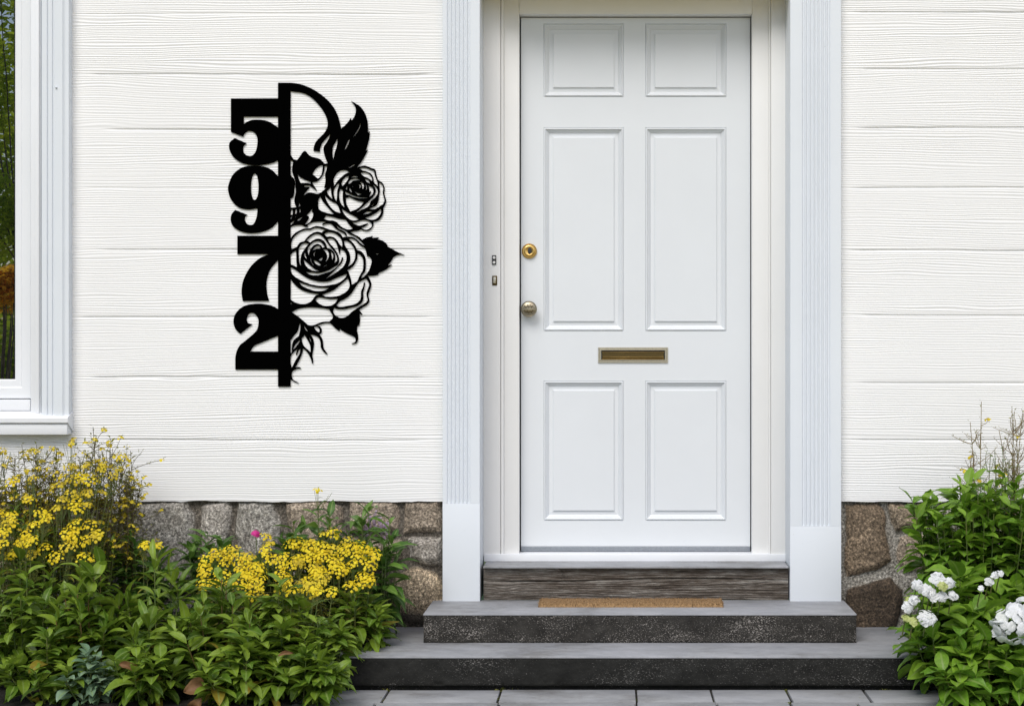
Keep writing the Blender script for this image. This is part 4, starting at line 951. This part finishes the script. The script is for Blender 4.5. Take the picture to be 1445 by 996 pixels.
# yellow flat-headed flowers (one clump = stems, feathery leaves, flower heads)
def yarrow(name, label, x, y, spread, depth, hz, n, head=(.020, .034), group=None, mat='yellow', fer=16, dens=14):
    root = empty(name, (x, y, 0), label, 'flowers', group); fl, st, lf = [], [], []
    for i in range(n):
        ox, oy = rng.uniform(-1, 1)*spread, rng.uniform(-1, 1)*depth
        h = hz[0]+(hz[1]-hz[0])*(.5+.5*oy/depth)*rng.uniform(.85, 1.1)
        top = np.array([x+ox, min(y+oy, -.06), h]); base = np.array([x+ox*.5, min(y+oy*.5, -.04), .0]); path = bez(base, top, (rng.randn()*.02, -.01, 0)); st.append((path, .0022, .0012))
        nr = np.array([rng.randn()*.25, -.75+rng.randn()*.2, 1.]); r = rng.uniform(*head)
        fl.append(florets(top, nr, int(fer*.9*(r/.027)**2)+4, r*1.1, .7, .0064, 5, tint=.3 if rng.rand() < .25 else None))
        for k in range(5):
            q = top+rng.randn(3)*[.02, .02, .012]-[0, 0, .004]; st.append((bez(path[-2], q, (0, 0, -.005), 4), .0009, .0007))
        lf.append(stem_leaves(path, dens, .05, .009, .25, el=(.0, .7), tintb=.0, sz=(1, 1, .5)))
    for h in fl: link('flower_head', leaf_mesh('flower_head', h), root, M['ochre' if rng.rand() < .16 else mat], True)
    link('stems', tubes('stems', st, 4), root, M['stem'], True)
    link('foliage', leaf_mesh('foliage', lf), root, M['leaf_feather'], True); return root
G = 'clumps of yellow flat-headed flowers'
yarrow('yellow_flower', 'left clump of dense yellow flowers in front of the grey stones', X(325, -.36), -.36, .12, .09, (.35, .47), 25, group=G)
yarrow('yellow_flower', 'middle and widest clump of bright yellow flowers, left of the boulder', X(412, -.36), -.36, .14, .12, (.31, .50), 38, group=G)
yarrow('yellow_flower', 'right clump of yellow flowers reaching towards the round boulder', X(482, -.32), -.32, .12, .10, (.33, .52), 29, group=G)
yarrow('yellow_flower', 'few yellow flower heads hanging low below the widest clump', X(410, -.58), -.58, .16, .04, (.35, .38), 9, (.014, .024), group=G)
yarrow('yellow_flower', 'three small yellow flower heads right of the brown-stemmed bush', X(222, -.30), -.30, .05, .02, (.46, .50), 4, (.014, .024), group=G)
yarrow('yellow_flower', 'single small yellow bloom standing against the bottom edge of the siding', X(447, -.12), -.12, .004, .004, (.66, .67), 1, (.014, .016), group=G)
yarrow('yellow_flower', 'big yellow flower heads low on the brown-stemmed bush at the left edge', X(60, -.42), -.42, .21, .10, (.43, .73), 34, (.022, .034), group=G)
yarrow('yellow_flower', 'small yellow heads at the far left between bush and shrubs', X(10, -.50), -.50, .14, .06, (.48, .62), 18, (.018, .030), group=G)

# tall brown-stemmed airy bush with faded heads
def airy(name, label, x, y, spread, depth, top, n, fan, mats, leafn=34, hd=.5, fr=.0052, group=None, lf_len=.030, lf_w=.009, cat='bush', shape=None, fmat='ochre'):
    root = empty(name, (x, y, 0), label, cat, group); fl, st, lf = [], [], []
    for i in range(n):
        ox, oy = rng.uniform(-1, 1)*spread, rng.uniform(-1, 1)*depth
        h = top*(shape(ox/spread) if shape else 1)*rng.uniform(.80, 1.03)
        end = np.array([x+ox, min(y+oy, -.07), h]); base = np.array([x+ox*.45, min(y+oy*.4, -.05), .0]); path = bez(base, end, (rng.randn()*.04, rng.randn()*.02, 0), 12); st.append((path, .0026, .0012))
        lf.append(stem_leaves(path, leafn, lf_len, lf_w, .35, el=(.1, .8), sz=(1, 1, .7)))
        for k in range(fan):
            t = rng.uniform(.55, 1); p = path[int(t*11)]; e = p+np.array([rng.randn()*.045, rng.randn()*.03, rng.uniform(.02, .09)])
            if e[1] > -.05: e[1] = -.05
            e[2] = min(e[2], h+.03)
            sp = bez(p, e, (rng.randn()*.02, 0, 0), 5); st.append((sp, .0013, .0008))
            lf.append(stem_leaves(sp, 6, lf_len*.7, lf_w*.8, .2, el=(.0, .9)))
            if rng.rand() < hd: fl.append(florets(e, np.array([rng.randn()*.4, -.3, 1.]), rng.randint(5, 11), rng.uniform(.008, .016), .8, fr, 4))
    for h in fl[:100]: link('flower_head', leaf_mesh('flower_head', h), root, M[fmat], True)
    if len(fl) > 100: link('flower_heads', leaf_mesh('flower_heads', sum(fl[100:], [])), root, M[fmat], True)['kind'] = 'stuff'
    link('stems', tubes('stems', st, 4), root, M[mats[0]], True); link('foliage', leaf_mesh('foliage', lf), root, M[mats[1]], True); return root
airy('flowering_bush', 'tall airy brown-stemmed bush with faded yellow blooms in front of the window corner', X(40, -.25), -.25, .22, .10, .90, 46, 10, ('stem_brown', 'leaf_feather'), 34, .7, group='airy bushes in the left bed', shape=lambda u: .93-.05*u)
airy('flowering_bush', 'airy brown-stemmed bush with faded yellow tips against the siding, right of the window corner', X(138, -.22), -.22, .13, .09, .93, 28, 11, ('stem_brown', 'leaf_feather'), 26, .6, group='airy bushes in the left bed', shape=lambda u: .97-.15*max(u, 0)**2-.05*(u < -.6))
airy('flowering_bush', 'low sparse outer twigs of the brown-stemmed bush above the first grey stone', X(185, -.20), -.20, .045, .05, .76, 8, 8, ('stem_brown', 'leaf_feather'), 14, .5, group='airy bushes in the left bed')
yarrow('yellow_flower', 'scattered bright yellow heads at the top of the bush below the window sill', X(70, -.34), -.34, .26, .06, (.64, .86), 24, (.012, .022), group=G, dens=8, mat='ochre')

# single pink flower, lilac spikes
def single(name, label, x, y, z, mat, r, n, pr):
    root = empty(name, (x, y, 0), label, 'flower'); path = bez((x, y+.01, 0), (x, y, z), (.01, 0, 0)); link('stem', tubes('stem', [(path, .0018, .0014)]), root, M['stem'], True)
    link('flower_head', leaf_mesh('flower_head', florets(np.array([x, y, z]), np.array([.1, -.6, 1.]), n, r, .9, pr, 5)), root, M[mat], True)
single('pink_flower', 'single magenta pink flower in front of the grey stones', X(361, -.22), -.22, Z(752, -.22), 'pink', .014, 14, .009)
root = empty('lilac_flower', (X(530, -.08), -.08, 0), 'faint lilac flower spike in front of the brown stones beside the pilaster', 'flower')
fl, st = [], []
for k in range(5):
    xx = X(516+7*k, -.08); zz = Z(722+8*abs(k-2), -.08); pth = bez((xx, -.07, 0), (xx, -.08, zz), (.01, 0, 0)); st.append((pth, .0014, .0009))
    for j in range(6): fl += florets(np.array([xx+rng.randn()*.004, -.082, zz-.011*j]), np.array([rng.randn(), -1, .4]), 3, .006, .8, .006, 4)
link('flower_heads', leaf_mesh('flower_heads', fl), root, M['lilac'], True); link('stems', tubes('stems', st, 4), root, M['stem_brown'], True)

# dead leaves at the foot of the bed
for k, (px, py, lab) in enumerate(((262, 975, 'large curled brown dead leaf at the front edge of the bed'), (285, 985, 'smaller brown dead leaf next to the large curled one'), (168, 937, 'pointed tan dead leaf beside the blue-green rosette plant'), (392, 925, 'thin brown withered leaf hanging in the shrub right of centre'))):
    y = -.93 if k < 3 else -.84
    P0 = np.array([[X(px, y), y, Z(py, y)]]); D = np.array([[(.6, -.5, .9)[k % 3], -.3, (.35, -.5, .0)[k % 3]]])
    L = np.array([(.085, .07, .075, .06)[k]]); me = leaf_mesh('dead_leaf', [leaf_batch(P0, D, np.array([[.1, -.9, .5]]), L, L*(.6, .55, .35, .25)[k], np.array([1.9]), fold=.9, nseg=9, tint=np.array([.5]), wav=.22)])
    sol = link('dead_leaf', me, None, M['leaf_dead'], True); tag(sol, lab, 'leaf', 'dead leaves in the left bed')

# ================================================================ RIGHT BED
def hyd(name, label, x, y, top, spread, depth, stems, L=.125, W=.062, per=15, tintb=.05, low=.45, group='hydrangea bushes by the right wall', fore=.3):
    return leafy_plant(name, label, 'hydrangea', x, y, top, spread, stems, L, W, per=per, mat='leaf_hyd', depth=depth, wav=.05, tintb=tintb, low=low, fore=fore, group=group, fold=.25)
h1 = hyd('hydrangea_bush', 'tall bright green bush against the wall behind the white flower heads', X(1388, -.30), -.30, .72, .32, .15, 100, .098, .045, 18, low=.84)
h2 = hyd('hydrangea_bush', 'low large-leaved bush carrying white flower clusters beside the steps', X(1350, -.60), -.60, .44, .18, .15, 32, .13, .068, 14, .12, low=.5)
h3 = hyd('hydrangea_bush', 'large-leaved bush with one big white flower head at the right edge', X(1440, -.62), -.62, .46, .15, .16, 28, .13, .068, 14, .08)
hyd('hydrangea_bush', 'low leafy skirt of the flowering bush at the bottom right corner', X(1400, -.84), -.84, .24, .22, .07, 18, .12, .06, 12, .1)
def heads(parent, items):
    fw, fb, st = [], [], []
    for px, py, y, r, n, pr, kind in items:
        c = np.array([X(px, y), y, Z(py, y)])
        nr = np.array([rng.randn()*.2, -1.0, .75]); t = florets(c, nr, max(6, int(n*(2.0 if r < .03 else .85))), r*1.25, .8, pr*(.85 if r < .03 else 1.12), 4, jit=.8, tint=.75 if kind == 'w' else .5, disc=r < .03, flat=.85)
        (fw if kind == 'w' else fb).append(t); st.append((bez(c+[0, .06, -.07], c, (0, .01, 0), 6), .0028, .002))
    for h in fw: link('flower_head', leaf_mesh('flower_head', h), parent, M['white_petal'], True)
    for h in fb: link('flower_bud', leaf_mesh('flower_bud', h), parent, M['green_bud'], True)
    for q in st: link('flower_stalk', tubes('flower_stalk', [q]), parent, M['stem'], True)
ya = -.86
heads(h2, [(1294, 824, ya, .013, 12, .011, 'w'), (1306, 831, ya, .016, 12, .010, 'w'), (1323, 816, ya, .019, 18, .011, 'w'), (1340, 822, ya, .015, 14, .011, 'w'), (1313, 836, ya, .014, 14, .010, 'w'),
           (1318, 843, ya, .012, 10, .010, 'w'), (1329, 841, ya, .013, 12, .010, 'w'), (1344, 840, ya, .010, 9, .012, 'w'), (1281, 856, ya, .015, 14, .011, 'w'), (1290, 845, ya, .013, 10, .011, 'w'), (1308, 872, ya, .024, 34, .0095, 'w'),
           (1330, 826, ya-.02, .013, 16, .008, 'b'), (1289, 876, ya, .013, 16, .008, 'b'), (1278, 872, ya, .010, 12, .007, 'b'), (1285, 850, ya+.02, .018, 16, .008, 'b'),
           (1385, 830, ya+.04, .006, 6, .010, 'w'), (1404, 811, ya+.04, .009, 9, .010, 'w'), (1412, 808, ya+.04, .006, 6, .009, 'w'), (1396, 820, ya+.04, .010, 9, .010, 'w')])
heads(h3, [(1428, 882, ya-.04, .056, 52, .0175, 'w'), (1450, 864, ya-.03, .044, 36, .0175, 'w'), (1411, 893, ya-.03, .018, 9, .017, 'w')])
airy('tall_weed', 'tall thin reddish weed stem standing behind the bush against the right siding', X(1378, -.14), -.14, .03, .03, 1.0, 4, 16, ('stem_pale', 'leaf_feather'), 26, .05, group='thin weeds behind the right bush', lf_len=.014, lf_w=.006, cat='weed')
airy('tall_weed', 'thin branching weed at the right edge above the bush, right of the tallest stem', X(1425, -.14), -.14, .045, .03, .96, 6, 16, ('stem_pale', 'leaf_feather'), 26, .05, group='thin weeds behind the right bush', lf_len=.014, lf_w=.006, cat='weed')
airy('tall_weed', 'feathery green weed clump between the two thin stems', X(1405, -.16), -.16, .05, .03, .82, 10, 9, ('stem', 'leaf'), 30, .1, group='thin weeds behind the right bush', lf_len=.022, lf_w=.006, cat='weed')

# moss and a few grass tufts in the paving joints
bs = []
for px, py in ((545, 972), (538, 985), (705, 972), (712, 970), (728, 969), (704, 984), (1106, 972), (1113, 990), (1211, 985), (1250, 971)):
    d = CAMZ*FOC/(py-500)-DIST; n = 14; P0 = np.stack([X(px, d)+rng.randn(n)*.009, d+rng.randn(n)*.006, np.full(n, -.008)], 1)
    bs.append(leaf_batch(P0, dirs(rng.uniform(0, 6.28, n), rng.uniform(.3, 1.2, n)), np.tile(UP, (n, 1)), rng.uniform(.008, .02, n), np.full(n, .004), rng.uniform(.3, 1.2, n), nseg=3))
tag(link('moss', leaf_mesh('moss', bs), None, M['leaf_feather'], True), 'mossy green tufts growing in the paving joints below the steps', 'moss', kind='stuff')

# ================================================================ GARDEN BEHIND THE CAMERA (seen as the reflection in the window)
def garden_tree(name, label, x, y, z0, z1, rad, n, mat, L=.11, trunk=True, group=None, blobs=14):
    root = empty(name, (x, y, 0), label, 'tree', group); st = []
    if trunk: st.append((bez((x, y, -.06), (x, y, (z0+z1)/2), (.1, 0, 0), 8), .06, .02))
    cs = []
    for k in range(blobs):
        a = rng.uniform(0, 6.28); r = rad*math.sqrt(rng.rand())*.8; zz = rng.uniform(z0+.2, z1-.2); c = np.array([x+math.cos(a)*r, y+math.sin(a)*r, zz]); cs.append(c)
        st.append((bez((x, y, z0 if trunk else 0), c, (0, 0, .1), 7),   .012, .004))
    cs = np.array(cs)[rng.randint(0, blobs, n)]; v = rng.randn(n, 3); v /= np.linalg.norm(v, axis=1, keepdims=True); P0 = cs+v*rad*.42*rng.rand(n, 1)**.4
    V = leaf_batch(P0, dirs(rng.uniform(0, 6.28, n), rng.uniform(-.6, .7, n)), np.tile(UP, (n, 1))+rng.randn(n, 3)*.4, L*rng.uniform(.6, 1.2, n), L*.5*rng.uniform(.7, 1.1, n), rng.uniform(.2, 1, n), nseg=3)
    link('branches', tubes('branches', st), root, M['bark'], True); link('crown', leaf_mesh('crown', [V]), root, M[mat], True)
garden_tree('garden_tree', 'green garden tree mirrored in the upper window glass', -6.7, -11.2, 2.2, 6.2, 1.15, 11000, 'leaf_tree', group='trees mirrored in the window')
garden_tree('garden_tree', 'big dense tree mirrored far back in the window glass', -8.6, -17, -.1, 8, 2.6, 14000, 'leaf_tree', .2, group='trees mirrored in the window', blobs=40)
garden_tree('garden_bush', 'green bush mirrored in the lower window glass', -5.7, -8.2, .1, 1.5, .8, 4500, 'leaf_tree', trunk=False, group='trees mirrored in the window')
garden_tree('garden_bush', 'orange flowering bush mirrored in the middle of the window glass', -5.32, -7.2, 1.50, 2.05, .38, 2600, 'leaf_orange', .07, trunk=False, group='trees mirrored in the window', blobs=8)
